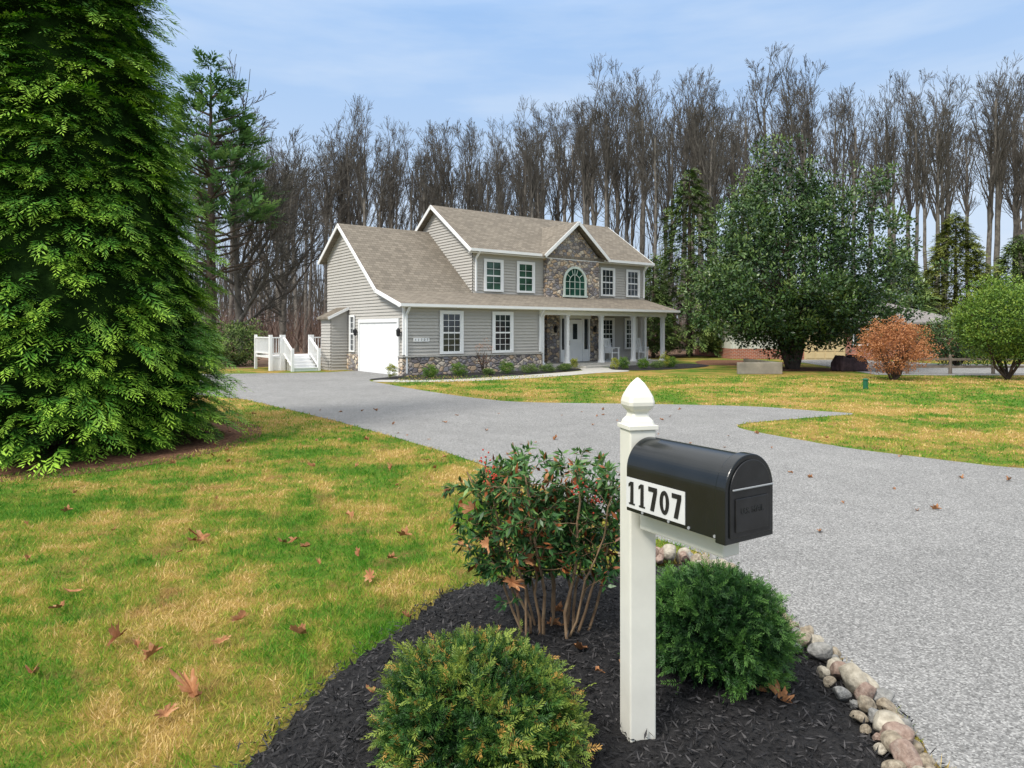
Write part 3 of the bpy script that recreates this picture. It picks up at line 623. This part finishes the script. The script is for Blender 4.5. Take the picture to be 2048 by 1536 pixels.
# ---------------------------------------------------------------- foliage plants
def ellip_core(rx,ry,rz,cz,mat,k=.8):
    bm=bmesh.new(); bmesh.ops.create_icosphere(bm,subdivisions=3,radius=1)
    for v in bm.verts:
        c=v.co; q_=k*(1+.08*math.sin(c.x*7)*math.sin(c.y*6+1)); v.co=Vector((c.x*rx*q_,c.y*ry*q_,max(cz+c.z*rz*q_,.0)))
    me=bpy.data.meshes.new('core'); bm.to_mesh(me); bm.free(); me.materials.append(mat); return me
m_core=noisemat('dark_inner_mat',[(.3,(.005,.013,.004)),(.7,(.016,.036,.008))],6,6,1,.0,1,.05)  # near-black core colour stands in for shade inside the foliage
def yew(loc,rx,rz,n,mat,seed,label,tips=0.0):
    r=np.random.default_rng(seed)
    N_=rvec(n*2,r); N_=N_[N_[:,2]>-.5][:n]; n=len(N_)
    lump=1+.13*np.sin(N_[:,0]*6+seed)*np.sin(N_[:,1]*5+seed)+.08*np.sin(N_[:,2]*10+N_[:,0]*9)+.06*np.sin(N_[:,1]*19+N_[:,0]*13)
    depth=r.uniform(.72,1.02,n)*lump*(1+.14*(r.random(n)<.05))
    O=N_*depth[:,None]*np.array([rx,rx,rz])+np.array([0,0,rz*.82]); O[:,2]=np.maximum(O[:,2],.03)
    hi=O[:,2]>rz*1.5; O[hi,2]=rz*1.5+(O[hi,2]-rz*1.5)*.75
    A=nrm(N_*.7+UP*.08+r.normal(size=(n,3))*.65); Lt=nrm(np.cross(A,N_*1.2+r.normal(size=(n,3))*.7)); L=r.uniform(.040,.075,n)
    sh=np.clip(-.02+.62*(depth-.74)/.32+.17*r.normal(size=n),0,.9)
    parts=[];tp=[]; K=8; tip=r.random(n)<tips
    for j in range(K):
        u=(j+1)/K; b=O+A*(L*u)[:,None]
        for sd in (-1,1):
            d=nrm(Lt*sd*(1-.45*u)+A*(.40+.6*u)+r.normal(size=(n,3))*.18); nn=np.cross(A,Lt); W_=nrm(np.cross(d,nn)+r.normal(size=(n,3))*.3); ll=.021*(1-.25*u)*np.ones(n)
            k=~tip; parts.append(leaves(b[k],d[k],W_[k],ll[k],.0046,(sh-.1+.28*u)[k],.05))
            if tips: tp.append(leaves(b[tip],d[tip],W_[tip],ll[tip],.0046,(sh-.1+.28*u)[tip],.05))
    V,F,S=join(parts)
    R_=root('yew_shrub',loc,0,label=label,category='shrub',group='yew shrubs beside the mailbox')
    mk('foliage',np_mesh('foliage',V,F,mat,S),R_)
    if tips:
        V,F,S=join(tp); mk('foliage',np_mesh('foliage',V,F,m_yewtip,S),R_,label='orange-tinted winter tips')
    mk('filler_core',ellip_core(rx,rx,rz,rz*.80,m_core,.76),R_)  # added solid core fills gaps between sprigs, dark like inner shade
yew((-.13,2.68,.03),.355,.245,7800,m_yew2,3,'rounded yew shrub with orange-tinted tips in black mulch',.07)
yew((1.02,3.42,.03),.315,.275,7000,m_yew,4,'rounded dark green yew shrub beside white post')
def nandina():
    r=np.random.default_rng(21); n=18
    a=np.linspace(0,6.28,n,endpoint=False)+r.normal(size=n)*.2; S=np.stack([np.cos(a)*.19,np.sin(a)*.12,np.full(n,.0)],1)*r.uniform(.35,1.15,n)[:,None]
    D=nrm(np.stack([np.cos(a)*.24+r.normal(size=n)*.09,np.sin(a)*.18,np.full(n,1.0)],1)); L=r.uniform(.76,1.04,n)
    P=polyl(S,D,L,.02,8,.14,r); R_=np.linspace(.010,.0045,8)[None]*r.uniform(.7,1.15,n)[:,None]
    T=[tubes(P,R_,6)]
    Q,QR=spawn(P,R_,13,.36,(40,90),.27,-.03,5,.15,r,.4,.4,1.0,.35); T.append(tubes(Q,QR,4))
    Q2,QR2=spawn(Q,QR,3,.35,(30,60),.55,-.05,4,.1,r,.6,.4); T.append(tubes(Q2,QR2,3))
    V,F,_=join(T)
    rt=root('nandina_shrub',(.22,3.85,.04),0,label='leggy nandina shrub with red berries in black mulch',category='shrub')
    mk('stem',np_mesh('stem',V,F,m_stem),rt)
    out=[];red=[]
    for QQ in (Q,Q2):
        N_,m_,_=QQ.shape
        for j in range(1,m_):
            for rep in range(2 if j<m_-1 else 5):
                base=QQ[:,j]+(QQ[:,j-1]-QQ[:,j])*r.uniform(0,.9,N_)[:,None]*(0 if rep==4 else 1); t_=nrm(QQ[:,j]-QQ[:,j-1]); pp=nrm(np.cross(t_,rvec(N_,r)))
                d=nrm(t_*.7+pp*.9-UP*.25+r.normal(size=(N_,3))*.2); s_=nrm(np.cross(d,UP+r.normal(size=(N_,3))*.6))
                pick=r.random(N_)
                hh=np.clip((base[:,2]-.3)/.9,0,1); LL=r.uniform(.040,.068,N_); WW=r.uniform(.014,.022,N_); SS=.2+.42*hh+r.normal(size=N_)*.18
                for k,dst in (((base[:,2]>.28)&(pick<.90),out),((base[:,2]>.28)&(pick>=.90),red)):
                    dst.append(leaves(base[k],d[k],s_[k],LL[k],WW[k],SS[k],.12))
    V,F,S=join(out); mk('foliage',np_mesh('foliage',V,F,m_nan,S),rt)
    V,F,S=join(red); mk('foliage',np_mesh('foliage',V,F,m_nanred,S),rt,label='reddish young leaves')
    rr=random.Random(4)
    for c in ((-.37,-.12,1.00),(-.33,-.18,.93),(.22,-.25,.80),(.12,-.3,.9)):
        bm=bmesh.new()
        for _ in range(15):
            p_=Vector(c)+Vector((rr.gauss(0,.02),rr.gauss(0,.02),rr.gauss(0,.03)))
            vs=bmesh.ops.create_icosphere(bm,subdivisions=1,radius=.0058)['verts']; bmesh.ops.translate(bm,verts=vs,vec=p_)
        me=bpy.data.meshes.new('berries'); bm.to_mesh(me); bm.free(); me.materials.append(m_berry); mk('berry_cluster',me,rt)
nandina()
for x_,y_,z_ in ((-.12,3.6,.62),(.17,3.5,.98),(.08,3.55,.55),(-.2,3.7,.78),(.0,3.6,.42)):
    mk('fallen_leaf',lms[int(abs(x_*50))%5],None,(x_,y_,z_),(1.2,.4,x_*9),(.9,.9,.9),label='dead brown leaf caught in the nandina twigs',category='leaf',group='fallen leaves on the ground')
def cone_crown(H,rfun,n,Lf,nb,seed,droop=.35,z0=.1,updir=0.0,shadebase=.25,wid=.16,whorl=0):
    r=np.random.default_rng(seed); z=r.uniform(z0,H,n)
    R0=rfun(z); k=r.random(n)<np.clip(R0/rfun(np.array([z0+.1*H]))[0],.12,1)
    z=z[k];R0=R0[k];n=len(z)
    if whorl: z=np.round(z/whorl)*whorl+r.normal(size=n)*whorl*.16
    a=r.uniform(0,2*np.pi,n)
    lump=1+.13*np.sin(a*5+z*1.7+seed)+.10*np.sin(a*9-z*3.1)+.09*np.sin(z*5+a*2)
    dep=1-.35*r.random(n)**1.6
    rad=R0*lump*dep-Lf*.45; rad=np.maximum(rad,.02)
    o=np.stack([np.cos(a),np.sin(a),np.zeros(n)],1); O=o*rad[:,None]+UP*z[:,None]
    A=nrm(o+UP*(updir+r.normal(size=n)*.22)[:,None]+r.normal(size=(n,3))*.28); Lt=nrm(np.cross(A,UP+r.normal(size=(n,3))*.35))
    L=r.uniform(.7,1.25,n)*Lf
    sh=np.clip(shadebase+.55*(dep-.75)/.25*.5+.10*r.normal(size=n)+.12*np.sin(a*7+z*4),0,.8)  # deeper-set fronds toned darker: depth shade painted into the crown
    return fronds(O,A,Lt,L,nb,sh,droop,wid,r=r)
def rf_arb(z): return np.maximum((2.50-.190*z)*np.clip(.82+z*.3,0,1),.05)
def arb_crown(nb_,seed):
    r=np.random.default_rng(seed); z=r.uniform(.12,12.6,nb_); R0=rf_arb(z)
    k=(r.random(nb_)<np.clip(R0/2.1,.15,1))&(r.random(nb_)<np.where(z>8.2,.4,1)); z=z[k];R0=R0[k];n=len(z)
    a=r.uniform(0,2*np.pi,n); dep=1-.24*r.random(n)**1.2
    lump=1+.07*np.sin(a*5+z*1.7)+.06*np.sin(a*9-z*3.1)+.04*np.sin(a*17+z*7)
    o=np.stack([np.cos(a),np.sin(a),np.zeros(n)],1); O=o*(R0*lump*dep-.32)[:,None]+UP*z[:,None]
    A=nrm(o+UP*(.06+r.normal(size=n)*.14)[:,None]+r.normal(size=(n,3))*.24*np.array([1,1,.4])); Lt=nrm(np.cross(A,UP+r.normal(size=(n,3))*.22))
    BL=r.uniform(.30,.62,n); base=np.clip(.06+1.2*(dep-.80)+r.normal(size=n)*.10,0,.6)  # deeper-set boughs coloured darker, painting shadow gaps into the crown
    K=13; Os=[];As=[];Ls=[];Ll=[];Sh=[]
    for j in range(K):
        u=j/(K-1); sd=(1 if j%2 else -1)*(1 if j<K-1 else 0); wd=.80*(1-.65*u)
        p=O+A*(BL*(.05+.70*u))[:,None]+Lt*(sd*BL*.18*(1-u*.6)*r.uniform(.6,1.4,n))[:,None]-UP*(BL*.32*u*u)[:,None]
        d=nrm(A+Lt*(sd*wd*r.uniform(.7,1.3,n))[:,None]-UP*(.05+.42*u)+r.normal(size=(n,3))*.12)
        Os.append(p);As.append(d);Ls.append(nrm(np.cross(d,UP+r.normal(size=(n,3))*.25)));Ll.append(BL*.40*r.uniform(.8,1.2,n));Sh.append(base+.48*u)  # tone rises along each bough, painting lit tips
    return fronds(np.concatenate(Os),np.concatenate(As),np.concatenate(Ls),np.concatenate(Ll),9,np.clip(np.concatenate(Sh),0,.88),.25,.13,(.45,.9),r)
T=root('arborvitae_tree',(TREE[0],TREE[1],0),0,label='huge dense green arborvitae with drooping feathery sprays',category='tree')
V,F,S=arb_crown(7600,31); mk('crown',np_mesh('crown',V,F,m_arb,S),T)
c=MB(); c.lathe([(1.6,.25),(1.92,.8),(1.82,2),(1.46,4),(1.02,6.5),(.6,9),(.1,12)],24); c.obj('filler_core',T,m_core)  # added solid cone blocks see-through, coloured as deep crown shade
c=MB(); c.lathe([(.3,0),(.24,.3),(.2,1.5)],12); c.obj('trunk',T,m_bark2)
def clumps(C,rad,nper,L,W,seed,shade,upb=.3):
    r=np.random.default_rng(seed); n=len(C); idx=np.repeat(np.arange(n),nper); N_=rvec(len(idx),r)
    P=C[idx]+N_*(rad[idx]*r.uniform(.55,1.0,len(idx)))[:,None]*np.array([1,1,.75])
    A=nrm(N_*.8+UP*upb+r.normal(size=N_.shape)*.5); S=nrm(np.cross(A,rvec(len(idx),r)))
    sh=np.clip(shade[idx]+.22*N_[:,2]+.1*r.normal(size=len(idx)),0,1)  # leaf colour lightened on clump tops, darkened underneath, as painted shading
    return leaves(P,A,S,r.uniform(.7,1.2,len(idx))*L,r.uniform(.7,1.2,len(idx))*W,sh,.12)
def crown_pts(n,rx,rz_up,rz_dn,cz,seed,inner=.45,la=.12):
    r=np.random.default_rng(seed); N_=rvec(n,r); rad=inner+(1-inner)*r.random(n)**.5
    lump=1+la*np.sin(N_[:,0]*5+seed)*np.sin(N_[:,1]*4+1)+la*.7*np.sin(N_[:,2]*8+N_[:,1]*6)
    Z_=np.where(N_[:,2]>0,N_[:,2]*rz_up,N_[:,2]*rz_dn)
    return np.stack([N_[:,0]*rx,N_[:,1]*rx,Z_],1)*(rad*lump)[:,None]+UP*cz,rad
def limbs(H,r0,n1,seed,ang=(35,65),lf=.6,t0=.25,m1=6):
    r=np.random.default_rng(seed); P=polyl(np.array([[0,0,0],[.1,.05,0],[-.12,0,0.0]]),nrm(np.array([[.0,.0,1.0],[.28,.1,1.0],[-.3,-.05,1.0]])),np.array([H,H*.8,H*.75]),0,8,.06,r); R_=np.linspace(r0,r0*.25,8)[None]*np.array([[1],[.7],[.65]])
    Q,QR=spawn(P,R_,n1,t0,ang,lf,.12,m1,.12,r,.55,.3); Q2,QR2=spawn(Q,QR,6,.3,(25,60),.5,.1,4,.15,r,.5,.3)
    return tubes(P,R_,10),join([tubes(Q,QR,6),tubes(Q2,QR2,4)]),Q2
T=root('magnolia_tree',(12.6,30.6,0),0,label='broad dark green magnolia with dense glossy leaves',category='tree')
tr,br,_=limbs(7.2,.27,11,5,(35,70),.48,.10)
mk('trunk',np_mesh('trunk',tr[0],tr[1],m_bark2,smooth=True),T); mk('limb',np_mesh('limb',br[0],br[1],m_bark2),T)
C,rad=crown_pts(1150,4.25,5.6,3.1,3.6,8,.3,.2); C[:,:2]*=np.clip(1.06-.022*np.maximum(C[:,2:3]-3.5,0),.5,1.1)*(1+.08*np.sin(C[:,2:3]*2.7+C[:,0:1]))
kk=(C[:,2]>.95+.35*np.sin(C[:,0]*3)); C=C[kk]; rad=rad[kk]
V,F,S=clumps(C,np.random.default_rng(1).uniform(.28,.66,len(C)),64,.17,.08,9,-.02+.45*(rad-.3)/.7+.20*np.sin(C[:,0]*2.6)*np.sin(C[:,2]*2.3))  # inner clumps toned darker, crown shade put into leaf colour
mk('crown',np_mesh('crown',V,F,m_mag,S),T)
def shrub(name,loc,rx,rz,n,nper,L,W,mat,seed,label,cat='shrub',group=None,cr=.3,cz=None,stems=True,inner=.5):
    cz=rz*.95 if cz is None else cz
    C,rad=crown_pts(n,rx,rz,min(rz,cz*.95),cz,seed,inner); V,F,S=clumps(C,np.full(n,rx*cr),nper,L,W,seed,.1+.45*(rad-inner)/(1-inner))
    V[:,2]=np.maximum(V[:,2],.01)
    kw=dict(label=label,category=cat)
    if group: kw['group']=group
    R_=root(name,loc,0,**kw)
    mk('foliage' if cat=='shrub' else 'crown',np_mesh('foliage',V,F,mat,S),R_)
    if stems:
        r=np.random.default_rng(seed+1); k=9; a=r.uniform(0,6.28,k); D=nrm(np.stack([np.cos(a)*rx*.8,np.sin(a)*rx*.8,np.full(k,cz*1.2)],1))
        P=polyl(np.zeros((k,3)),D,np.full(k,math.hypot(rx*.6,cz)*1.1),.05,6,.15,r); R1=np.linspace(.05,.015,6)[None].repeat(k,0)*min(1,rx)
        Q,QR=spawn(P,R1,6,.35,(20,60),.5,.05,4,.15,r); v,f,_=join([tubes(P,R1,6),tubes(Q,QR,4)]); mk('stem' if cat=='shrub' else 'trunk',np_mesh('stem',v,f,m_bark2),R_)
    return R_
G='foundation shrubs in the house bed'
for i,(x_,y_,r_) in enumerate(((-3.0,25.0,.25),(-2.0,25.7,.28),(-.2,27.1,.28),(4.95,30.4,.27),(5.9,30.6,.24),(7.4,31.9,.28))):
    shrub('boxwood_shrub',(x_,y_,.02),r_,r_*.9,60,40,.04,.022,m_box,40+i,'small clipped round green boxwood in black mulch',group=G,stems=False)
for i,(x_,y_,r_) in enumerate(((.7,27.5,.35),(1.5,28.3,.3),(2.2,28.9,.28),(2.35,29.9,.25),(-.9,26.4,.22),(6.6,31.0,.3))):
    shrub('spreading_shrub',(x_,y_,.02),r_,r_*.5,50,40,.045,.02,m_con,50+i,'low spreading grey-green shrub in black mulch',group=G,stems=False)
for i,(x_,y_,r_) in enumerate(((-4.35,24.7,.17),(2.75,30.2,.17),(4.5,29.9,.17),(7.0,31.4,.22))):
    shrub('golden_shrub',(x_,y_,.02),r_,r_*1.5,50,40,.035,.016,m_lime,60+i,'small upright golden conical shrub in the bed',group=G,stems=False)
shrub('maple_sapling',(-1.1,26.9,.02),.42,.5,22,14,.05,.02,m_orange,70,'small twiggy red maple sapling in the bed',cz=.75,cr=.3)
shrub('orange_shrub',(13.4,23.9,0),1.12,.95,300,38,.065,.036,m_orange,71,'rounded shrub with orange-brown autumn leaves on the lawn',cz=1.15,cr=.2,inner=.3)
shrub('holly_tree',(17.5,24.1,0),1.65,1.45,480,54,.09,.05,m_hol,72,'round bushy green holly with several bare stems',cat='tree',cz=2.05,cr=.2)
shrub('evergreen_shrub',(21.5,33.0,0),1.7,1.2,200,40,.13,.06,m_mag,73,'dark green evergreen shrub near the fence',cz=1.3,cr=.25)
shrub('evergreen_shrub',(-8.6,38,0),1.8,1.8,200,40,.15,.06,m_mag,74,'dark rhododendron at the edge of the woods',cz=1.7,cr=.25)
shrub('evergreen_shrub',(-13.4,33,0),1.5,1.0,160,40,.13,.06,m_con,75,'dark low evergreen at the edge of the woods',cz=1.0,cr=.25)
shrub('evergreen_shrub',(-15.8,31,0),1.4,1.1,160,40,.13,.06,m_con,76,'dark low evergreen at the edge of the woods',cz=1.0,cr=.25)
def conifer(name,loc,H,R0,n,Lf,mat,seed,label,z0=.5,whorl=0,nb=9,droop=.4,pwr=.8,updir=0,br=0):
    T=root(name,loc,seed,label=label,category='tree')
    rf=lambda z:np.maximum(R0*np.clip(1-z/H,0,1)**pwr*np.clip(.6+z*.3,0,1),.12)
    V,F,S=cone_crown(H,rf,n,Lf,nb,seed,droop,z0,updir,.25,.2,whorl); mk('crown',np_mesh('crown',V,F,mat,S),T)
    c=MB(); c.lathe([(H*.018,0),(H*.012,H*.5),(.02,H*.99)],10); c.obj('trunk',T,m_bark2)
    if br:
        r=np.random.default_rng(seed); z=r.uniform(z0*.6,H*.9,br); a=r.uniform(0,6.28,br); o=np.stack([np.cos(a),np.sin(a),np.full(br,.25)],1)
        P=polyl(np.stack([0*z,0*z,z],1),nrm(o),rf(z)*.9,.1,5,.1,r); v,f,_=join([tubes(P,np.linspace(.07,.02,5)[None].repeat(br,0),5)]); mk('limb',np_mesh('limb',v,f,m_bark2),T)
conifer('hemlock_tree',(11.7,45,0),12.4,3.1,3600,.55,m_con,81,'tall feathery hemlock behind the house',nb=11,pwr=.6)
conifer('hemlock_tree',(16.0,46,0),11.5,3.0,3200,.55,m_con,82,'feathery hemlock at the edge of the woods',nb=11,pwr=.6)
conifer('spruce_tree',(32.5,50,0),10.3,3.4,6500,.55,m_spr,83,'yellow-green spruce at the edge of the woods',updir=.1,pwr=.65)
conifer('spruce_tree',(27.5,48,0),7.5,2.6,3600,.55,m_con,84,'dark spruce behind the neighbouring house',pwr=.65)
conifer('spruce_tree',(38.5,52,0),9,3.0,3800,.6,m_con,85,'dark spruce at the edge of the woods',pwr=.65)
conifer('cedar_tree',(8.9,43,0),6.5,1.7,1600,.5,m_con,86,'small dark cedar behind the house')
conifer('white_pine_tree',(-15.0,34,0),15.0,4.2,1700,.60,m_pine,87,'tall green white pine with layered plumes',z0=7.0,whorl=1.25,pwr=.5,updir=.45,droop=.05,nb=12,br=60)
# ---------------------------------------------------------------- bare trees
def poplar(seed,H=19,n1=15,lf=.42,t0=.42,ang=(8,25),lean=.02,r0=.27,up=.08,rmin=.0120,tp=.5,n2=7,a2=(14,38),n3=5,n4=2):
    r=np.random.default_rng(seed)
    P=polyl(np.array([[0,0,-.1]]),nrm(np.array([[r.normal()*lean,r.normal()*lean,1.0]])),np.array([H]),0,12,.035,r); R_=(np.linspace(1,.26,12)**.9*r0)[None]
    Q,QR=spawn(P,R_,n1,t0,ang,lf,up,7,.12,r,.52,.25,.97,tp)
    Q2,QR2=spawn(Q,QR,n2,.22,a2,.40,.10,5,.14,r,.5,.35,.97,.6); Q3,QR3=spawn(Q2,QR2,n3,.15,(16,40),.5,.07,3,.12,r,.6,.5,1.0,.5); Q4,QR4=spawn(Q3,QR3,n4,.2,(15,38),.6,.05,2,.1,r,.7,.6,1.0,.5)
    for a in (QR2,QR3,QR4): np.maximum(a,rmin,out=a)
    tv=tubes(P,R_,8); bv=join([tubes(Q,QR,5),tubes(Q2,QR2,3),tubes(Q3,QR3,3),tubes(Q4,QR4,3)])
    return (np_mesh('trunk',tv[0],tv[1],m_bark,smooth=True),np_mesh('crown',bv[0],bv[1],m_twig))
pops=[poplar(100+i,19,[14,16,13,17,12,15,14][i],[.36,.32,.38,.33,.40,.30,.35][i],[.48,.54,.44,.52,.42,.58,.48][i]) for i in range(7)]
oaks=[poplar(150+i,11.5,22,.55,.25,(28,60),.05,.22,.1,.011,.5,8,(25,55),5,3) for i in range(2)]
def baretree(x,y,H,var,base,label,rz,name='bare_tree',lean=(0,0),group='bare trees in the wood',wk=1.0):
    s_=H/base; T=mk(name,None,None,(x,y,0),(lean[0],lean[1],rz),(s_*wk,s_*wk,s_),label=label,category='tree',group=group)
    mk('trunk',var[0],T); mk('crown',var[1],T)
bear=[400,560,650,700,900,1050,1120,1200,1300,1430,1480,1560,1640,1700,1800,1900,2048,2300]
tops=[230,268,250,222,235,212,172,138,135,145,150,108,102,130,150,112,92,95]
tt=np.array([(b-1024)/1365 for b in bear]); el=np.array([(660-v)/1365 for v in tops])
rs=random.Random(77)
def forest(n,k0,k1,y0,y1,lo=.80,hi=1.03):
    for i in range(n):
        k=k0+(k1-k0)*(i+rs.random())/n; y=rs.uniform(y0,y1); H=1.75+float(np.interp(k,tt,el))*y*rs.uniform(lo,hi)*.99
        baretree(k*y,y,H,pops[rs.randrange(7)],23,'tall slender leafless tulip poplar in the wood',rs.uniform(0,6.28),wk=rs.uniform(.78,1.0))
forest(32,-.40,.28,50,62,.86,1.02); forest(29,-.44,.30,62,78,.88,1.02); forest(20,-.46,.32,78,98,.76,.97)
forest(19,.28,.95,52,64,.92,1.03); forest(16,.28,.98,64,78,.88,1.02); forest(7,.30,.95,80,95,.76,.97)
forest(8,-.75,-.44,48,75)
baretree(-14.6,37,15.5,oaks[0],15,'spreading leafless tree beside the white pine',1.0); baretree(-14.2,42,13.5,oaks[1],15,'spreading leafless tree at the edge of the woods',2.0)
baretree(-15.6,36,10.5,oaks[1],15,'leafless tree leaning sharply over the wood edge',0,name='leaning_tree',lean=(0,.62))
def sticks(n,x0,x1,y0,y1,h0,h1,w_,mat,name,seed,lean=.25):
    r=np.random.default_rng(seed); y=r.uniform(y0,y1,n); x=r.uniform(x0,x1,n)*y
    A=nrm(np.stack([r.normal(size=n)*lean,r.normal(size=n)*lean,np.ones(n)],1)); S=nrm(np.cross(A,rvec(n,r)))
    V,F,_=leaves(np.stack([x,y,np.zeros(n)],1),A,S,r.uniform(h0,h1,n),w_*r.uniform(.6,1.4,n),np.zeros(n))
    mk(name,np_mesh(name,V,F,mat),kind='stuff')
m_brush=noisemat('brush_mat',[(.3,(.09,.062,.052)),(.7,(.22,.155,.125))],.3,4,.95,.1,0)
sticks(12000,-.46,.35,46,100,.8,5.0,.05,m_brush,'undergrowth',5,.4)
sticks(5000,.3,1.0,55,110,.6,3.0,.05,m_brush,'undergrowth',6,.4)
sticks(5600,-.5,.40,100,140,8,22,.11,m_twig,'distant_woodland',7,.12)
sticks(2800,.40,1.1,100,140,4,12,.10,m_twig,'distant_woodland',8,.12)
for i,(x_,y_,r_,h_) in enumerate(((24,52,2.6,1.8),(31,46,2.2,1.3),(36,48,2.6,1.7),(41,50,2.4,1.5),(19,50,2.4,2.0),(13.8,44,1.5,1.6))):
    shrub('evergreen_shrub',(x_,y_,0),r_,h_,150,36,.22,.10,m_con,90+i,'green shrub at the edge of the woods',cz=h_*.95,cr=.25,stems=False)
# ---------------------------------------------------------------- neighbour house
nb=root('brick_house',(13.2,41.2,0),0,label='low red brick house with tan garage door',category='house')
b=MB(); b.box(0,3.6,0,8,0,.62); b.box(3.6,13,-1.0,8,0,2.05); b.obj('wall',nb,m_brick)
b=MB(); b.box(0,3.59,.02,7.98,.622,2.1)
for i in range(18): b.box(.05+i*.19,.07+i*.19,-.012,.018,.63,2.08)
b.obj('siding',nb,plain('pale_siding_mat',(.60,.61,.54),.6))
b=MB(); b.box(4.0,6.4,-1.06,-1.003,0,1.75)
for i in range(4):
    for j in range(4): b.box(4.08+j*.58,4.58+j*.58,-1.085,-1.062,.08+i*.42,.42+i*.42)
b.obj('garage_door',nb,m_tan)
b=MB(); b.box(6.9,7.7,-1.05,-1.003,.9,1.75); wo=b.obj('window',nb,m_glass); b=MB(); b.box(6.83,7.77,-1.08,-1.052,1.75,1.83); b.box(6.83,7.77,-1.08,-1.052,.82,.9); b.box(6.83,6.9,-1.08,-1.052,.9,1.75); b.box(7.7,7.77,-1.08,-1.052,.9,1.75); b.obj('frame',wo,m_white)
b=MB(); b.slab([(-.4,-.5,2.22),(3.59,-.5,2.22),(3.59,4,2.95),(-.4,4,2.95)],.12); b.slab([(-.4,4,2.95),(3.59,4,2.95),(3.59,8.5,2.22),(-.4,8.5,2.22)],.12)
b.slab([(3.4,-1.6,2.20),(13.5,-1.6,2.20),(11,4,3.7),(5.9,4,3.7)],.12); b.slab([(5.9,4,3.7),(11,4,3.7),(13.5,9,2.20),(3.6,9,2.20)],.12); b.slab([(13.5,-1.6,2.20),(13.5,9,2.20),(11,4.01,3.7),(11,4,3.7)],.12)
b.obj('roof',nb,m_rrr)
b=MB(); b.box(8.95,10.7,27.0,27.2,0,.46); b.box(10.5,10.7,27.205,31,0,.46); b.obj('retaining_wall',None,m_oldconc,bevel=.02,label='low old concrete retaining wall on the lawn',category='wall')
def cover():
    bm=bmesh.new(); bmesh.ops.create_cube(bm,size=1); bmesh.ops.subdivide_edges(bm,edges=bm.edges[:],cuts=9,use_grid_fill=True)
    for v in bm.verts:
        x,y,z=v.co; rr=1-.28*max(z,0)**1.5*2; k=1+.06*math.sin(9*math.atan2(y,x)+z*5)*(1-(z+.5)*.7)
        v.co=Vector((x*1.25*rr*k,y*.7*rr*k,(z+.5)*.62+.07*math.sin(x*8)*(z+.5)))
    me=bpy.data.meshes.new('cover'); bm.to_mesh(me); bm.free(); me.materials.append(m_cover); me.polygons.foreach_set('use_smooth',[True]*len(me.polygons)); return me
R_=root('covered_grill',(14.4,29.1,0),.2,label='barbecue grill under a dark maroon cover',category='grill'); mk('cover',cover(),R_)
for sx in (-.5,.5): b=MB(); b.box(sx-.03,sx+.03,-.2,.2,0,.06); b.obj('wheel',R_,m_dblack)
R_=root('rail_fence',(15.7,27.1,0),0,label='weathered two-rail split wooden fence',category='fence')
for x_ in (0,1.7,3.4,5.2,7.0):
    b=MB(); b.lathe([(.07,0),(.06,.4),(.055,.74),(.02,.78)],7,(x_,0)); b.obj('post',R_,m_wood)
for x0,x1 in ((0,1.7),(1.7,3.4),(3.4,5.2),(5.2,7.0)):
    for z_ in (.28,.58): b=MB(); b.beam((x0-.1,-.01,z_),(x1+.1,.02,z_+.02),.06,.09); b.obj('rail',R_,m_wood)
b=MB(); b.lathe([(.07,0),(.07,.26),(.085,.265),(.085,.30),(.03,.32)],10); b.obj('utility_marker',None,m_green,loc=(10.46,20.2,0),label='short dark green utility marker on the lawn',category='utility post')
# ---------------------------------------------------------------- light, sky, camera
W=bpy.data.worlds.new('World'); scene.world=W; W.use_nodes=True; nt=W.node_tree
bg=nt.nodes['Background']
sp=Vector((-.55,-.60,.95)).normalized(); elv=math.asin(sp.z)
sky=nd(nt,'ShaderNodeTexSky'); sky.sky_type='NISHITA'; sky.sun_disc=False; sky.sun_elevation=elv; sky.sun_rotation=math.atan2(sp.x,sp.y); sky.air_density=1.0; sky.dust_density=1.0; sky.ozone_density=1.5
tc=nd(nt,'ShaderNodeTexCoord').outputs['Generated']
mp=nd(nt,'ShaderNodeMapping',{'Vector':tc,'Scale':(1.0,1.0,5.5)}).outputs[0]
cl=noise(nt,mp,1.5,5,.5); f=ramp(nt,cl,[(.30,.86),(.70,1.0)])
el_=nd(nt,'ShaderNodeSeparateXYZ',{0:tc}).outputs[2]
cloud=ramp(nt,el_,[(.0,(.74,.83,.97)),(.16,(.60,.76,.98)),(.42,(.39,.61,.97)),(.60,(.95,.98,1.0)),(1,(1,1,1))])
gain=nd(nt,'ShaderNodeMapRange',{0:el_,1:.42,2:.75,3:6.5,4:13.5}).outputs[0]  # overhead sky, out of view, brightened to raise ambient light
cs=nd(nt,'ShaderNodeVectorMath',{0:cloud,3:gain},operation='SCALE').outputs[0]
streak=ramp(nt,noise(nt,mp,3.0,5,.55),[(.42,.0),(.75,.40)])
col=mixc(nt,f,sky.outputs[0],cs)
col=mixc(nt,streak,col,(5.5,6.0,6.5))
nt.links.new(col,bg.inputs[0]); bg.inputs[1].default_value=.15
sun=bpy.data.lights.new('sun','SUN'); sun.energy=3.6; sun.angle=math.radians(14); sun.color=(1,.955,.88)
so=bpy.data.objects.new('sun',sun); COL.objects.link(so); so.rotation_euler=(-sp).to_track_quat('-Z','Y').to_euler()
cam=bpy.data.cameras.new('camera'); cam.sensor_width=36; cam.lens=24.0; cam.shift_y=-108/2048; cam.clip_end=3000; cam.clip_start=.05
co=bpy.data.objects.new('camera',cam); COL.objects.link(co); co.location=(0,0,1.75); co.rotation_euler=(math.pi/2,0,0); scene.camera=co
scene.view_settings.view_transform='Standard'; scene.view_settings.look='None'; scene.view_settings.exposure=0
